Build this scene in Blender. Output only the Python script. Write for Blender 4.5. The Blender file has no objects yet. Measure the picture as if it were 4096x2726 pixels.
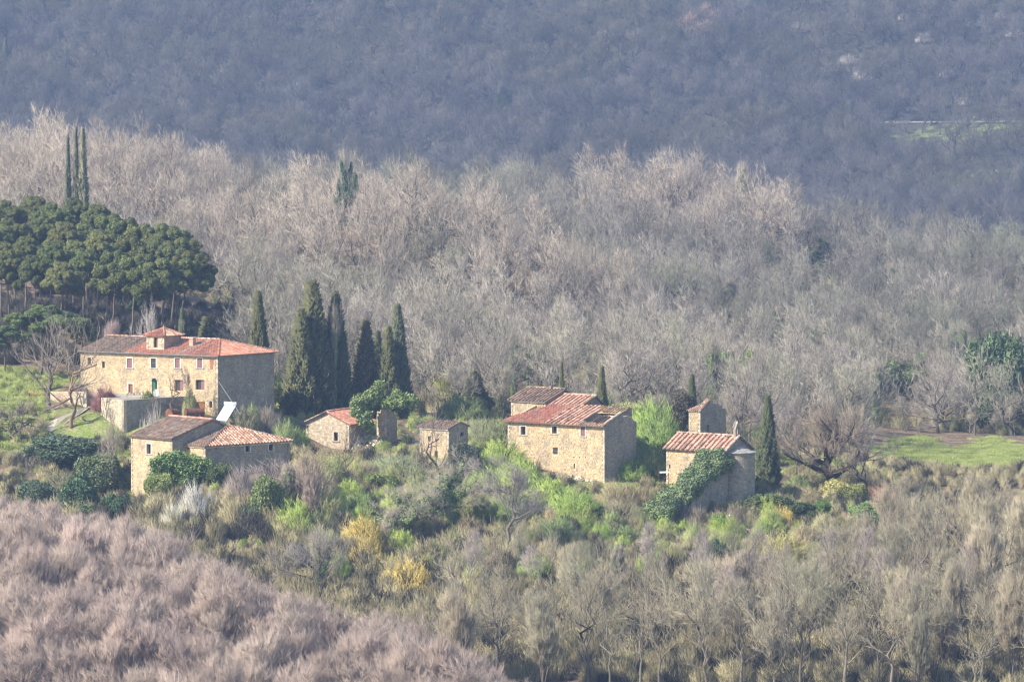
import bpy, math, random
import numpy as np
from mathutils import Vector, Matrix
R = math.radians
SC = bpy.context.scene
COL = SC.collection
rng = np.random.default_rng(7)
random.seed(7)

# ------------------------------------------------------------------ camera
F = 17500.0            # focal length in pixels of the 4096 px wide photograph
PITCH = R(2.8)
CAM = np.array([0.0, 0.0, 100.0])
cam_d = bpy.data.cameras.new('camera')
cam_d.sensor_width = 36.0
cam_d.lens = 36.0 * F / 4096
cam_d.clip_start = 1.0
cam_d.clip_end = 9000.0
cam = bpy.data.objects.new('camera', cam_d)
COL.objects.link(cam)
cam.location = CAM
cam.rotation_euler = (R(90) - PITCH, 0, 0)
SC.camera = cam
# ------------------------------------------------------------------ sky, sun, exposure
SUN_AZ, SUN_EL = 62.0, 37.0      # azimuth: degrees to the left of straight behind the camera
az, el = R(SUN_AZ), R(SUN_EL)
SUNV = Vector((-math.sin(az) * math.cos(el), -math.cos(az) * math.cos(el), math.sin(el)))
world = bpy.data.worlds.new('World'); SC.world = world; world.use_nodes = True
wn = world.node_tree; wn.nodes.clear()
sky = wn.nodes.new('ShaderNodeTexSky'); sky.sky_type = 'NISHITA'; sky.sun_disc = False
sky.sun_elevation = el; sky.sun_rotation = math.atan2(SUNV.x, SUNV.y)
sky.air_density = 1.0; sky.dust_density = 0.8
bg = wn.nodes.new('ShaderNodeBackground'); bg.inputs[1].default_value = 0.13
wo = wn.nodes.new('ShaderNodeOutputWorld')
wn.links.new(sky.outputs[0], bg.inputs[0]); wn.links.new(bg.outputs[0], wo.inputs[0])
sd = bpy.data.lights.new('sun', 'SUN'); sd.energy = 5.0; sd.angle = R(0.5); sd.color = (1.0, 0.91, 0.76)
sun = bpy.data.objects.new('sun', sd); COL.objects.link(sun)
sun.rotation_euler = SUNV.to_track_quat('Z', 'Y').to_euler()
SC.view_settings.view_transform = 'Standard'; SC.view_settings.look = 'None'
SC.view_settings.gamma = 1.0; SC.view_settings.use_curve_mapping = False
SC.view_settings.exposure = 0.88
cy = SC.cycles
cy.max_bounces = 4; cy.diffuse_bounces = 2; cy.glossy_bounces = 1; cy.transmission_bounces = 1
cy.volume_bounces = 0; cy.transparent_max_bounces = 4
cy.use_denoising = True
try: cy.denoiser = 'OPENIMAGEDENOISE'; cy.denoising_input_passes = 'RGB_ALBEDO_NORMAL'
except Exception: pass
SC.cycles.filter_width = 1.3; cy.use_adaptive_sampling = False; cy.adaptive_threshold = 0.02

# ------------------------------------------------------------------ pixels of the survey photo to places
def ray(px, py):
    r = (px - 2048) / F; u = -(py - 1363) / F
    return np.array([r, math.cos(PITCH) + u * math.sin(PITCH), -math.sin(PITCH) + u * math.cos(PITCH)])
def P(px, py, d):
    return CAM + ray(px, py) * d

# ------------------------------------------------------------------ terrain: surveyed points, thin plate between them
CP = []
for px in (-900, 400, 1700, 3000, 4900):
    CP += [(px, 8200, 140), (px, 5600, 330), (px, 3900, 470), (px, 3150, 545)]
CP += [(-300, 2726, 575), (600, 2740, 575), (1500, 2760, 582), (2400, 2730, 592), (3300, 2720, 598), (4300, 2720, 600),
       (-300, 2330, 620), (600, 2330, 627), (1400, 2350, 635), (2200, 2330, 640), (3000, 2330, 648), (4300, 2320, 650),
       (-300, 2030, 655), (250, 2030, 660), (520, 2000, 675), (690, 1950, 666), (822, 1925, 661), (1150, 1880, 674), (1600, 1950, 682),
       (2050, 1960, 682), (2423, 1955, 689), (2650, 2060, 684), (2902, 2030, 686), (3030, 2030, 688), (3250, 2050, 688), (3700, 2010, 710), (4300, 1990, 712),
       (-300, 1760, 690), (200, 1720, 692), (600, 1700, 692), (872, 1680, 698), (1100, 1700, 706), (1300, 1815, 702), (1500, 1790, 704), (1790, 1850, 699),
       (2050, 1870, 700), (2560, 1850, 706), (2300, 1800, 716), (2800, 1850, 712), (3100, 1900, 712), (3330, 1900, 722),
       (3600, 1890, 775), (4200, 1885, 775), (3600, 1775, 835), (4200, 1765, 840),
       (-300, 1480, 728), (150, 1530, 722), (420, 1600, 712), (420, 1520, 740), (900, 1560, 735), (1200, 1650, 735), (1600, 1660, 735), (2100, 1700, 740), (2700, 1760, 745), (3200, 1780, 760),
       (-300, 1320, 790), (400, 1310, 790), (1000, 1430, 800), (1700, 1500, 810), (2400, 1560, 820), (3100, 1640, 850), (3700, 1690, 890), (4300, 1690, 890),
       (-300, 1120, 880), (400, 1110, 880), (1000, 1250, 900), (1700, 1290, 920), (2400, 1370, 930), (3100, 1450, 960), (4300, 1500, 980),
       (-300, 880, 990), (300, 870, 990), (650, 930, 990), (900, 1080, 985), (1200, 985, 985), (1450, 895, 985), (1750, 960, 985), (2050, 1090, 985), (2400, 1280, 985), (1000, 1060, 1060), (1450, 985, 1060), (2000, 1120, 1060), (2600, 1130, 1100), (3300, 1240, 1120), (4300, 1290, 1130),
       (-300, 830, 1060), (400, 815, 1060), (600, 840, 1070), (1000, 960, 1120), (1500, 900, 1160), (2100, 905, 1200), (2700, 885, 1220), (3300, 1000, 1230), (3800, 1080, 1230), (4400, 1120, 1230),
       ]
for px in (-700, 600, 1700, 2800, 4000, 5200):
    CP += [(px, 1060, 1520), (px, 1000, 1820), (px, 860, 1930), (px, 640, 2040), (px, 300, 2180), (px, -60, 2320), (px, -500, 2500), (px, -1400, 3000), (px, -2600, 4200), (px, -3000, 6000)]
_W = np.array([P(*c) for c in CP])
_U = np.stack([_W[:, 0] / _W[:, 1], np.log(_W[:, 1])], 1)
_T = (_W[:, 2] - CAM[2]) / _W[:, 1]
def _phi(r2): return 0.5 * r2 * np.log(r2 + 1e-12)
def _d2(a, b): return ((a[:, None, :] - b[None, :, :]) ** 2).sum(2)
_n = len(_U)
_A = np.zeros((_n + 3, _n + 3)); _A[:_n, :_n] = _phi(_d2(_U, _U)) + 1e-5 * np.eye(_n)
_A[:_n, _n] = 1; _A[:_n, _n + 1:] = _U; _A[_n, :_n] = 1; _A[_n + 1:, :_n] = _U.T
_C = np.linalg.solve(_A, np.concatenate([_T, np.zeros(3)]))
def H(x, y):
    x = np.atleast_1d(np.asarray(x, float)); y = np.atleast_1d(np.asarray(y, float))
    q = np.stack([x / y, np.log(y)], 1)
    t = _phi(_d2(q, _U)) @ _C[:_n] + _C[_n] + q @ _C[_n + 1:]
    z = CAM[2] + t * y + np.clip((y - 1750) / 200, 0, 1) * 5.0 * (np.sin(x * .021 + 1.5 * np.sin(y * .006)) + .6 * np.sin(x * .05 + y * .013))
    bump = 0.35 * np.sin(x * .31 + 1.3 * np.sin(y * .07)) * np.sin(y * .23 + 2 * np.sin(x * .11)) + 0.15 * np.sin(x * .9 + y * .4) * np.sin(y * .8 - x * .3)
    return z + bump
def H1(x, y): return float(H(x, y)[0])
def at(px, d, dz=0.0):
    """ground point under pixel column px at distance d"""
    p = P(px, 1363, d); return Vector((p[0], p[1], H1(p[0], p[1]) + dz))
def hit(px, py, d0=560, d1=2600):
    """where the line of sight through a pixel meets the ground"""
    r = ray(px, py); ds = np.linspace(d0, d1, 900)
    pts = CAM[None] + r[None] * ds[:, None]
    g = H(pts[:, 0], pts[:, 1]); k = np.nonzero(pts[:, 2] < g)[0]
    i = int(k[0]) if len(k) else 0
    p = pts[i]; return Vector((p[0], p[1], g[i])), ds[i]
def rows(x, y, z):
    """pixel position of world points"""
    dx = x - CAM[0]; dy = y - CAM[1]; dz = z - CAM[2]
    dep = dy * math.cos(PITCH) - dz * math.sin(PITCH); up = dy * math.sin(PITCH) + dz * math.cos(PITCH)
    return 2048 + F * dx / dep, 1363 - F * up / dep, dep

# ------------------------------------------------------------------ materials
def nd(nt, t, **kw):
    n = nt.nodes.new(t)
    for k, v in kw.items(): setattr(n, k, v)
    return n
def mat(name, color, rough=0.9, noise=None, tone=0.0, use_obj=False, rnd=0.0, bump=0.0, spec=0.2, metal=0.0, color2=None, sub=0.0, patch=None):
    """noise=(scale, amount); tone: strength of the per piece attribute; use_obj: base colour is the object's own colour"""
    m = bpy.data.materials.new(name); m.use_nodes = True; nt = m.node_tree
    b = nt.nodes['Principled BSDF']; b.inputs['Roughness'].default_value = rough
    b.inputs['Specular IOR Level'].default_value = spec; b.inputs['Metallic'].default_value = metal
    L = nt.links.new
    if use_obj:
        oi = nd(nt, 'ShaderNodeObjectInfo'); src = oi.outputs['Color']
    else:
        c = nd(nt, 'ShaderNodeRGB'); c.outputs[0].default_value = (*color, 1); src = c.outputs[0]
    if color2 is not None:
        tc = nd(nt, 'ShaderNodeTexCoord'); n1 = nd(nt, 'ShaderNodeTexNoise'); n1.inputs['Scale'].default_value = 0.45; n1.inputs['Detail'].default_value = 5
        L(tc.outputs['Object'], n1.inputs['Vector'])
        rp = nd(nt, 'ShaderNodeMapRange'); rp.inputs[1].default_value = .42; rp.inputs[2].default_value = .62; L(n1.outputs[0], rp.inputs[0])
        mx = nd(nt, 'ShaderNodeMix', data_type='RGBA'); L(rp.outputs[0], mx.inputs[0]); L(src, mx.inputs[6]); mx.inputs[7].default_value = (*color2, 1)
        src = mx.outputs[2]
    if patch is not None:      # species patches across the land
        gm = nd(nt, 'ShaderNodeNewGeometry'); n1 = nd(nt, 'ShaderNodeTexNoise'); n1.inputs['Scale'].default_value = patch[0]; n1.inputs['Detail'].default_value = 4
        L(gm.outputs['Position'], n1.inputs['Vector']); rp = nd(nt, 'ShaderNodeMapRange'); rp.inputs[1].default_value = .43; rp.inputs[2].default_value = .6; L(n1.outputs[0], rp.inputs[0])
        mx = nd(nt, 'ShaderNodeMix', data_type='RGBA'); L(rp.outputs[0], mx.inputs[0]); L(src, mx.inputs[6]); mx.inputs[7].default_value = (*patch[1], 1); src = mx.outputs[2]
    fac = None
    def mul(a, bsock):
        if a is None: return bsock
        x = nd(nt, 'ShaderNodeMath', operation='MULTIPLY'); L(a, x.inputs[0]); L(bsock, x.inputs[1]); return x.outputs[0]
    def rng_(sock, lo, hi):
        x = nd(nt, 'ShaderNodeMapRange'); L(sock, x.inputs[0]); x.inputs[3].default_value = lo; x.inputs[4].default_value = hi; return x.outputs[0]
    if tone:
        at_ = nd(nt, 'ShaderNodeAttribute', attribute_name='tone'); fac = mul(fac, rng_(at_.outputs['Fac'], 1 - tone, 1 + tone))
    if noise:
        tc = nd(nt, 'ShaderNodeTexCoord'); nz = nd(nt, 'ShaderNodeTexNoise'); nz.inputs['Scale'].default_value = noise[0]; nz.inputs['Detail'].default_value = 6
        L(tc.outputs['Object'], nz.inputs['Vector']); x = nd(nt, 'ShaderNodeMapRange'); L(nz.outputs[0], x.inputs[0])
        x.inputs[1].default_value = .3; x.inputs[2].default_value = .7; x.inputs[3].default_value = 1 - noise[1]; x.inputs[4].default_value = 1 + noise[1]
        fac = mul(fac, x.outputs[0])
        if bump:
            bp = nd(nt, 'ShaderNodeBump'); bp.inputs['Strength'].default_value = bump; bp.inputs['Distance'].default_value = .05
            L(nz.outputs[0], bp.inputs['Height']); L(bp.outputs[0], b.inputs['Normal'])
    if rnd:
        oi2 = nd(nt, 'ShaderNodeObjectInfo'); fac = mul(fac, rng_(oi2.outputs['Random'], 1 - rnd, 1 + rnd))
    if fac is not None:
        vm = nd(nt, 'ShaderNodeVectorMath', operation='SCALE'); L(src, vm.inputs[0]); L(fac, vm.inputs['Scale']); src = vm.outputs[0]
    L(src, b.inputs['Base Color'])
    return m
M = {}
M['bark'] = mat('bark', (.2, .17, .15), .95, noise=(1.2, .35), use_obj=True, rnd=.18)
M['twig'] = mat('twig', (.3, .26, .25), .9, noise=(.5, .2), tone=.35, use_obj=True, rnd=.12)
M['leaf'] = mat('leaf', (.1, .15, .05), .75, noise=(.7, .2), tone=.45, use_obj=True, rnd=.08, spec=.25)
M['far_twig'] = mat('far_twig', (.125, .115, .11), .95, tone=.4, rnd=.4, patch=(.012, (.125, .115, .085)))  # twigs darkened: the far hill's dimmer light put into the colour
M['far_leaf'] = mat('far_leaf', (.05, .085, .045), .9, tone=.4, rnd=.3)
M['mid_twig'] = mat('mid_twig', (.325, .29, .25), .95, tone=.6, rnd=.35, patch=(.02, (.29, .275, .205)))
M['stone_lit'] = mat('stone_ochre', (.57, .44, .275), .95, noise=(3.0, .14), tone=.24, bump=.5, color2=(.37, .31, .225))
M['stone_grey_shade'] = mat('stone_grey_shade', (.36, .31, .235), .95, noise=(2.0, .2), tone=.2, bump=.5, color2=(.27, .24, .2))  # grey stone; doubles as wall stone with shade painted in on shaded faces
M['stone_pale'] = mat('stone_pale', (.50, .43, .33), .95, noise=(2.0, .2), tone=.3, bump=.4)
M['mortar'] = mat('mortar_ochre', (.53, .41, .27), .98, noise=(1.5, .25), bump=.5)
M['mortar_shade'] = mat('mortar_shade', (.33, .29, .23), .98, noise=(1.2, .3), bump=.5)  # ochre mortar darkened, shade of the unlit wall faces painted in
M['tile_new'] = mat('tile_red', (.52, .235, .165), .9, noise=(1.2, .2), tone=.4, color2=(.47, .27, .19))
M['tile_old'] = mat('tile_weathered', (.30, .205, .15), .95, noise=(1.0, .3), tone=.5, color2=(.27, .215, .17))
M['tile_pink'] = mat('tile_pinkish', (.54, .325, .235), .9, noise=(1.5, .25), tone=.5, color2=(.36, .26, .19))
M['tile_moss'] = mat('tile_lichen', (.40, .25, .12), .95, noise=(2, .3), tone=.4, color2=(.3, .24, .17))
M['frame'] = mat('window_stone', (.60, .55, .48), .9, noise=(3, .12))
M['shutter'] = mat('shutter_mauve', (.24, .13, .14), .8, noise=(4, .15))
M['dark'] = mat('dark_glass', (.015, .015, .02), .4)
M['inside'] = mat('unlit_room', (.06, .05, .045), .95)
M['wood'] = mat('wood_brown', (.27, .13, .06), .8, noise=(5, .3))
M['green_paint'] = mat('green_paint', (.02, .19, .11), .6)
M['iron'] = mat('iron_grey', (.22, .23, .24), .7)
M['rust'] = mat('rust', (.17, .075, .05), .9, noise=(2, .4))
M['white'] = mat('white_enamel', (.8, .8, .8), .35, spec=.5)
M['brick'] = mat('brick_patch', (.42, .17, .10), .9, noise=(5, .3))
M['slab'] = mat('stone_slab', (.38, .36, .33), .95, noise=(3, .3), tone=.3)
M['path'] = mat('path_gravel', (.46, .41, .33), .98, noise=(1.2, .15))

# ground: litter, with grass where the attribute says so
def ground_mat():
    m = bpy.data.materials.new('ground_cover'); m.use_nodes = True; nt = m.node_tree; L = nt.links.new
    b = nt.nodes['Principled BSDF']; b.inputs['Roughness'].default_value = 1; b.inputs['Specular IOR Level'].default_value = .05
    tc = nd(nt, 'ShaderNodeTexCoord')
    def noise(s, d=6):
        n = nd(nt, 'ShaderNodeTexNoise'); n.inputs['Scale'].default_value = s; n.inputs['Detail'].default_value = d; L(tc.outputs['Object'], n.inputs['Vector']); return n.outputs[0]
    def mixc(f, a, c):
        x = nd(nt, 'ShaderNodeMix', data_type='RGBA'); L(f, x.inputs[0])
        for i, s in ((6, a), (7, c)):
            if isinstance(s, tuple): x.inputs[i].default_value = (*s, 1)
            else: L(s, x.inputs[i])
        return x.outputs[2]
    def ramp(s, lo, hi):
        x = nd(nt, 'ShaderNodeMapRange'); L(s, x.inputs[0]); x.inputs[1].default_value = lo; x.inputs[2].default_value = hi; return x.outputs[0]
    lit = mixc(ramp(noise(.35), .4, .6), (.26, .19, .13), (.14, .115, .08))
    grs = mixc(ramp(noise(.5), .35, .65), (.18, .25, .06), (.29, .29, .13))
    g = nd(nt, 'ShaderNodeAttribute', attribute_name='grass')
    ad = nd(nt, 'ShaderNodeMath', operation='ADD'); L(g.outputs['Fac'], ad.inputs[0]); n2 = ramp(noise(.22), 0, 1)
    sb = nd(nt, 'ShaderNodeMath', operation='SUBTRACT'); L(n2, sb.inputs[0]); sb.inputs[1].default_value = .5; L(sb.outputs[0], ad.inputs[1])
    fshade = nd(nt, 'ShaderNodeAttribute', attribute_name='far_shade'); lit = mixc(fshade.outputs['Fac'], lit, (.085, .08, .06))  # litter darkened with distance: shade under the far wood painted in
    col = mixc(ramp(ad.outputs[0], .35, .65), lit, grs)
    fine = nd(nt, 'ShaderNodeMapRange'); L(noise(2.2, 8), fine.inputs[0]); fine.inputs[3].default_value = .5; fine.inputs[4].default_value = 1.5
    vm = nd(nt, 'ShaderNodeVectorMath', operation='SCALE'); L(col, vm.inputs[0]); L(fine.outputs[0], vm.inputs['Scale'])
    L(vm.outputs[0], b.inputs['Base Color'])
    bp = nd(nt, 'ShaderNodeBump'); bp.inputs['Distance'].default_value = .4; L(noise(1.3, 8), bp.inputs['Height']); L(bp.outputs[0], b.inputs['Normal'])
    return m
M['ground'] = ground_mat()

# ------------------------------------------------------------------ object helpers
def tag(o, label=None, cat=None, group=None, kind=None):
    if label: o['label'] = label
    if cat: o['category'] = cat
    if group: o['group'] = group
    if kind: o['kind'] = kind
    return o
def link(name, me, parent=None, m=None):
    o = bpy.data.objects.new(name, me); COL.objects.link(o)
    if parent is not None: o.parent = parent
    if m is not None and me is not None and len(me.materials) == 0: me.materials.append(m)
    return o
def empty(name, loc, rz=0.0, label=None, cat=None, group=None):
    o = bpy.data.objects.new(name, None); COL.objects.link(o); o.empty_display_size = .5
    o.location = loc; o.rotation_euler = (0, 0, rz); return tag(o, label, cat, group)

class MB:
    """collects faces with a tone value per piece"""
    def __init__(s): s.v = []; s.f = []; s.t = []; s.n = 0
    def add(s, v, f, t=0.5):
        v = np.asarray(v, float); s.v.append(v)
        for q in f: s.f.append(tuple(i + s.n for i in q))
        s.t.append(np.full(len(v), t)); s.n += len(v)
    def box(s, x0, x1, y0, y1, z0, z1, t=0.5, M_=None):
        v = np.array([(x, y, z) for z in (z0, z1) for (x, y) in ((x0, y0), (x1, y0), (x1, y1), (x0, y1))], float)
        if M_ is not None: v = v @ np.array(M_.to_3x3()).T + np.array(M_.translation)
        s.add(v, [(0, 3, 2, 1), (4, 5, 6, 7), (0, 1, 5, 4), (1, 2, 6, 5), (2, 3, 7, 6), (3, 0, 4, 7)], t)
    def quad(s, *p, t=0.5): s.add(p, [tuple(range(len(p)))], t)
    def bar(s, a, b, r0, r1=None, n=6, t=.5, caps=True):
        r1 = r0 if r1 is None else r1
        a = np.array(a, float); b = np.array(b, float); d = b - a; d /= np.linalg.norm(d) + 1e-9
        h = np.array([0, 0, 1.]) if abs(d[2]) < .9 else np.array([1., 0, 0]); u = np.cross(d, h); u /= np.linalg.norm(u); w = np.cross(d, u)
        v = []
        for c, r in ((a, r0), (b, r1)):
            for k in range(n):
                an = 2 * math.pi * k / n; v.append(c + r * (math.cos(an) * u + math.sin(an) * w))
        f = [(k, (k + 1) % n, n + (k + 1) % n, n + k) for k in range(n)]
        if caps: f += [tuple(range(n))[::-1], tuple(range(n, 2 * n))]
        s.add(v, f, t)
    def build(s, name, m, parent=None):
        me = bpy.data.meshes.new(name)
        V = np.concatenate(s.v) if s.v else np.zeros((0, 3))
        me.from_pydata(V.tolist(), [], s.f)
        if s.t:
            a = me.attributes.new('tone', 'FLOAT', 'POINT'); a.data.foreach_set('value', np.concatenate(s.t).astype(np.float32))
        me.materials.append(m); me.update()
        return link(name, me, parent)

def np_mesh(name, V, F_, T, m):
    """fast mesh: V (n,3), F_ (k, 3 or 4) arrays (or list of arrays)"""
    if not isinstance(F_, list): F_ = [F_]
    F_ = [f for f in F_ if len(f)]
    me = bpy.data.meshes.new(name)
    nl = sum(f.size for f in F_); npoly = sum(len(f) for f in F_)
    me.vertices.add(len(V)); me.vertices.foreach_set('co', V.astype(np.float32).ravel())
    me.loops.add(nl); me.polygons.add(npoly)
    me.loops.foreach_set('vertex_index', np.concatenate([f.ravel() for f in F_]).astype(np.int32))
    tot = np.concatenate([np.full(len(f), f.shape[1]) for f in F_]); st = np.concatenate([[0], np.cumsum(tot)[:-1]])
    me.polygons.foreach_set('loop_start', st.astype(np.int32))
    try: me.polygons.foreach_set('loop_total', tot.astype(np.int32))
    except Exception: pass
    me.update(calc_edges=True)
    if T is not None:
        a = me.attributes.new('tone', 'FLOAT', 'POINT'); a.data.foreach_set('value', T.astype(np.float32))
    for x in (m if isinstance(m, (list, tuple)) else [m]): me.materials.append(x)
    return me

class NB:
    def __init__(s): s.V = []; s.Q = []; s.Tr = []; s.T = []; s.n = 0
    def add(s, V, T, tri=None, quad=None):
        s.V.append(V.reshape(-1, 3)); s.T.append(T.ravel())
        if tri is not None: s.Tr.append(tri + s.n)
        if quad is not None: s.Q.append(quad + s.n)
        s.n += len(s.V[-1])
    def mesh(s, name, m):
        fs = []
        if s.Tr: fs.append(np.concatenate(s.Tr))
        if s.Q: fs.append(np.concatenate(s.Q))
        return np_mesh(name, np.concatenate(s.V), fs, np.concatenate(s.T), m)
def unit(a): return a / (np.linalg.norm(a, axis=-1, keepdims=True) + 1e-9)
def perp(D):
    h = np.where(np.abs(D[..., 2:3]) < .9, np.array([0, 0, 1.]), np.array([1., 0, 0]))
    u = unit(np.cross(D, h)); return u, np.cross(D, u)
def spikes(nb, B, D, Ln, Rr, T):
    """thin three sided spikes: B, D (n,3), Ln, Rr, T (n,)"""
    n = len(B); u, w = perp(D); V = np.zeros((n, 4, 3))
    for k in range(3):
        a = 2 * math.pi * k / 3; V[:, k] = B + Rr[:, None] * (math.cos(a) * u + math.sin(a) * w)
    V[:, 3] = B + D * Ln[:, None]
    i = np.arange(n)[:, None] * 4
    tri = np.concatenate([i + np.array([[0, 1, 3]]), i + np.array([[1, 2, 3]]), i + np.array([[2, 0, 3]])])
    nb.add(V, np.repeat(T, 4), tri=tri)
def tubes(nb, Pl, Rl, sides, T):
    """polylines Pl (n,k,3) with radii Rl (n,k)"""
    n, k, _ = Pl.shape
    D = np.zeros_like(Pl); D[:, :-1] = Pl[:, 1:] - Pl[:, :-1]; D[:, -1] = D[:, -2]
    D[:, 1:-1] += D[:, :-2]; D = unit(D); u, w = perp(D)
    V = np.zeros((n, k, sides, 3))
    for s_ in range(sides):
        a = 2 * math.pi * s_ / sides; V[:, :, s_] = Pl + Rl[..., None] * (math.cos(a) * u + math.sin(a) * w)
    base = (np.arange(n)[:, None, None] * k + np.arange(k - 1)[None, :, None]) * sides
    s0 = np.arange(sides)[None, None, :]; s1 = (np.arange(sides) + 1)[None, None, :] % sides
    q = np.stack([base + s0, base + s1, base + sides + s1, base + sides + s0], -1).reshape(-1, 4)
    nb.add(V, np.repeat(T, k * sides), quad=q)
def grow(Pl, Rl, nc, t0, t1, ang, ln, up, k, gn, rr, taper=.15, lenfall=.5):
    """nc children on every polyline; returns their polylines and radii"""
    n, kp, _ = Pl.shape
    idx = np.repeat(np.arange(n), nc); m = len(idx)
    t = t0 + (t1 - t0) * ((np.tile(np.arange(nc), n) + rng.random(m)) / nc)
    f = t * (kp - 1); i = np.minimum(f.astype(int), kp - 2); fr = (f - i)[:, None]
    B = Pl[idx, i] * (1 - fr) + Pl[idx, i + 1] * fr
    Rb = Rl[idx, i] * (1 - fr[:, 0]) + Rl[idx, i + 1] * fr[:, 0]
    T_ = unit(Pl[idx, i + 1] - Pl[idx, i]); u, w = perp(T_)
    a = rng.random(m) * 2 * math.pi if nc < 4 else (np.tile(np.arange(nc), n) * 2.4 + rng.random(m) * .8)
    an = ang * (0.7 + .6 * rng.random(m))
    D = T_ * np.cos(an)[:, None] + (u * np.cos(a)[:, None] + w * np.sin(a)[:, None]) * np.sin(an)[:, None]
    L = ln * (1 - lenfall * t) * (0.65 + .7 * rng.random(m))
    out = np.zeros((m, k, 3)); out[:, 0] = B; st = (L / (k - 1))[:, None]
    for j in range(1, k):
        D = unit(D + gn * rng.normal(size=(m, 3)) + np.array([0, 0, up])); out[:, j] = out[:, j - 1] + D * st
    r0 = np.minimum(Rb * rr, Rb); rad = r0[:, None] * np.linspace(1, taper, k)[None]
    return out, rad
def ends_dirs(Pl, nper, spread, up):
    n, k, _ = Pl.shape
    idx = np.repeat(np.arange(n), nper); m = len(idx); t = rng.random(m) ** .7
    f = t * (k - 1); i = np.minimum(f.astype(int), k - 2); fr = (f - i)[:, None]
    B = Pl[idx, i] * (1 - fr) + Pl[idx, i + 1] * fr
    D = unit(Pl[idx, i + 1] - Pl[idx, i]); D = unit(D + spread * rng.normal(size=(m, 3)) + np.array([0, 0, up]))
    return B, D

def bare_tree_meshes(kind, seed, m_trunk, m_crown, lite=False, sparse=False):
    """unit is a metre; returns trunk mesh, crown mesh, and (height, trunk polyline, limb polylines)"""
    global rng
    old = rng; rng = np.random.default_rng(seed)
    h = 10.0
    if kind == 'tall':      # forest tree, long clean stem, upswept crown
        tr = np.array([[0, 0, -1.0]] + [[.12 * rng.normal() * j, .12 * rng.normal() * j, h * .82 * j / 7] for j in range(1, 8)])[None]
        r = np.linspace(.22, .05, 8)[None]; n1, l1, a1, u1 = 11, 4.8, .78, .17; t0 = .36
    elif kind == 'oak':     # old, thick and crooked
        tr = np.array([[0, 0, -1.0]] + [[.22 * rng.normal() * j ** .8, .22 * rng.normal() * j ** .8, h * .55 * j / 7] for j in range(1, 8)])[None]
        r = np.linspace(.55, .22, 8)[None]; n1, l1, a1, u1 = 14, 5.6, .9, .13; t0 = .22
    elif kind == 'wide':    # open grown
        tr = np.array([[0, 0, -1.0]] + [[.15 * rng.normal() * j, .15 * rng.normal() * j, h * .6 * j / 7] for j in range(1, 8)])[None]
        r = np.linspace(.30, .09, 8)[None]; n1, l1, a1, u1 = 11, 6.8, 1.0, .10; t0 = .25
    else:                   # coppice, several stems from one stool
        n = 6; a = np.arange(n) * 2.4 + rng.random(n); s = rng.random(n) * .22 + .05
        j = np.arange(8)[None, :, None] / 7.0
        d = np.stack([np.cos(a) * s, np.sin(a) * s, np.ones(n)], 1)[:, None]
        tr = d * j * h * (0.65 + .25 * rng.random((n, 1, 1))) + rng.normal(size=(n, 8, 3)) * .10 * j; tr[:, 0, 2] -= .8
        r = np.repeat(np.linspace(.10, .03, 8)[None], n, 0); n1, l1, a1, u1 = 8, 3.8, .42, .24; t0 = .2
    A, Ar = grow(tr, r, n1, t0, .98, a1, l1, u1, 6, .16, .62)
    A2, A2r = grow(A, Ar, 5 if kind != 'cop' else 4, .25, .98, .62, l1 * .48, .12, 4, .18, .65, taper=.3)
    A3, A3r = grow(A2, A2r, 3 if lite else (2 if sparse else 5), .15, 1, .6, l1 * .27, .12, 3, .2, .7, taper=.4)
    nbt = NB(); tubes(nbt, tr, r, 7, rng.random(len(tr)))
    tubes(nbt, A, Ar * (1.25 if kind == 'oak' else 1.0), 5, .3 + .3 * rng.random(len(A)))
    nb = NB()
    tubes(nb, A2, np.maximum(A2r, .016), 3, .3 + .4 * rng.random(len(A2)))
    tubes(nb, A3, np.maximum(A3r, .012), 3, rng.random(len(A3)))
    nt_ = 5 if lite else (2 if sparse else (8 if kind == 'cop' else 7))
    B, D = ends_dirs(A3, nt_, *((.26, 1.0) if kind == 'cop' else (.42, .4))); n = len(B)
    tw = np.repeat(rng.random(len(A3)), nt_) * .6 + .4 * rng.random(n)
    spikes(nb, B, D, (.34 if kind == 'cop' else .16) * l1 * (.5 + rng.random(n)), np.full(n, .019 if lite else .0145) * (1.2 if kind == 'oak' else 1) * (.6 + .8 * rng.random(n)), tw)
    if not lite and not sparse:
        B2 = B + D * (l1 * .07); D2 = unit(D + .5 * rng.normal(size=D.shape) + np.array([0, 0, .3]))
        spikes(nb, B2, D2, l1 * .14 * (.5 + rng.random(n)), np.full(n, .012), rng.random(n))
    rng = old
    return nbt, nb, tr, A
def leaves(nb, C, N, size, n_up=0.3, elong=1.0):
    """triangular leaf tufts at C facing roughly N"""
    n = len(C); Nn = unit(N + .7 * rng.normal(size=(n, 3)) + np.array([0, 0, n_up])); u, w = perp(Nn)
    a = rng.random(n) * 6.283; uu = u * np.cos(a)[:, None] + w * np.sin(a)[:, None]; ww = np.cross(Nn, uu)
    s = (size * (.6 + .8 * rng.random(n)))[:, None]
    V = np.stack([C - uu * s * .5, C + uu * s * .5, C + ww * s * elong + Nn * s * .3], 1)
    nb.add(V, np.repeat(rng.random(n), 3), tri=np.arange(3 * n).reshape(-1, 3))
def sph(n):
    v = rng.normal(size=(n, 3)); return unit(v)
_ico = None
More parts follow.
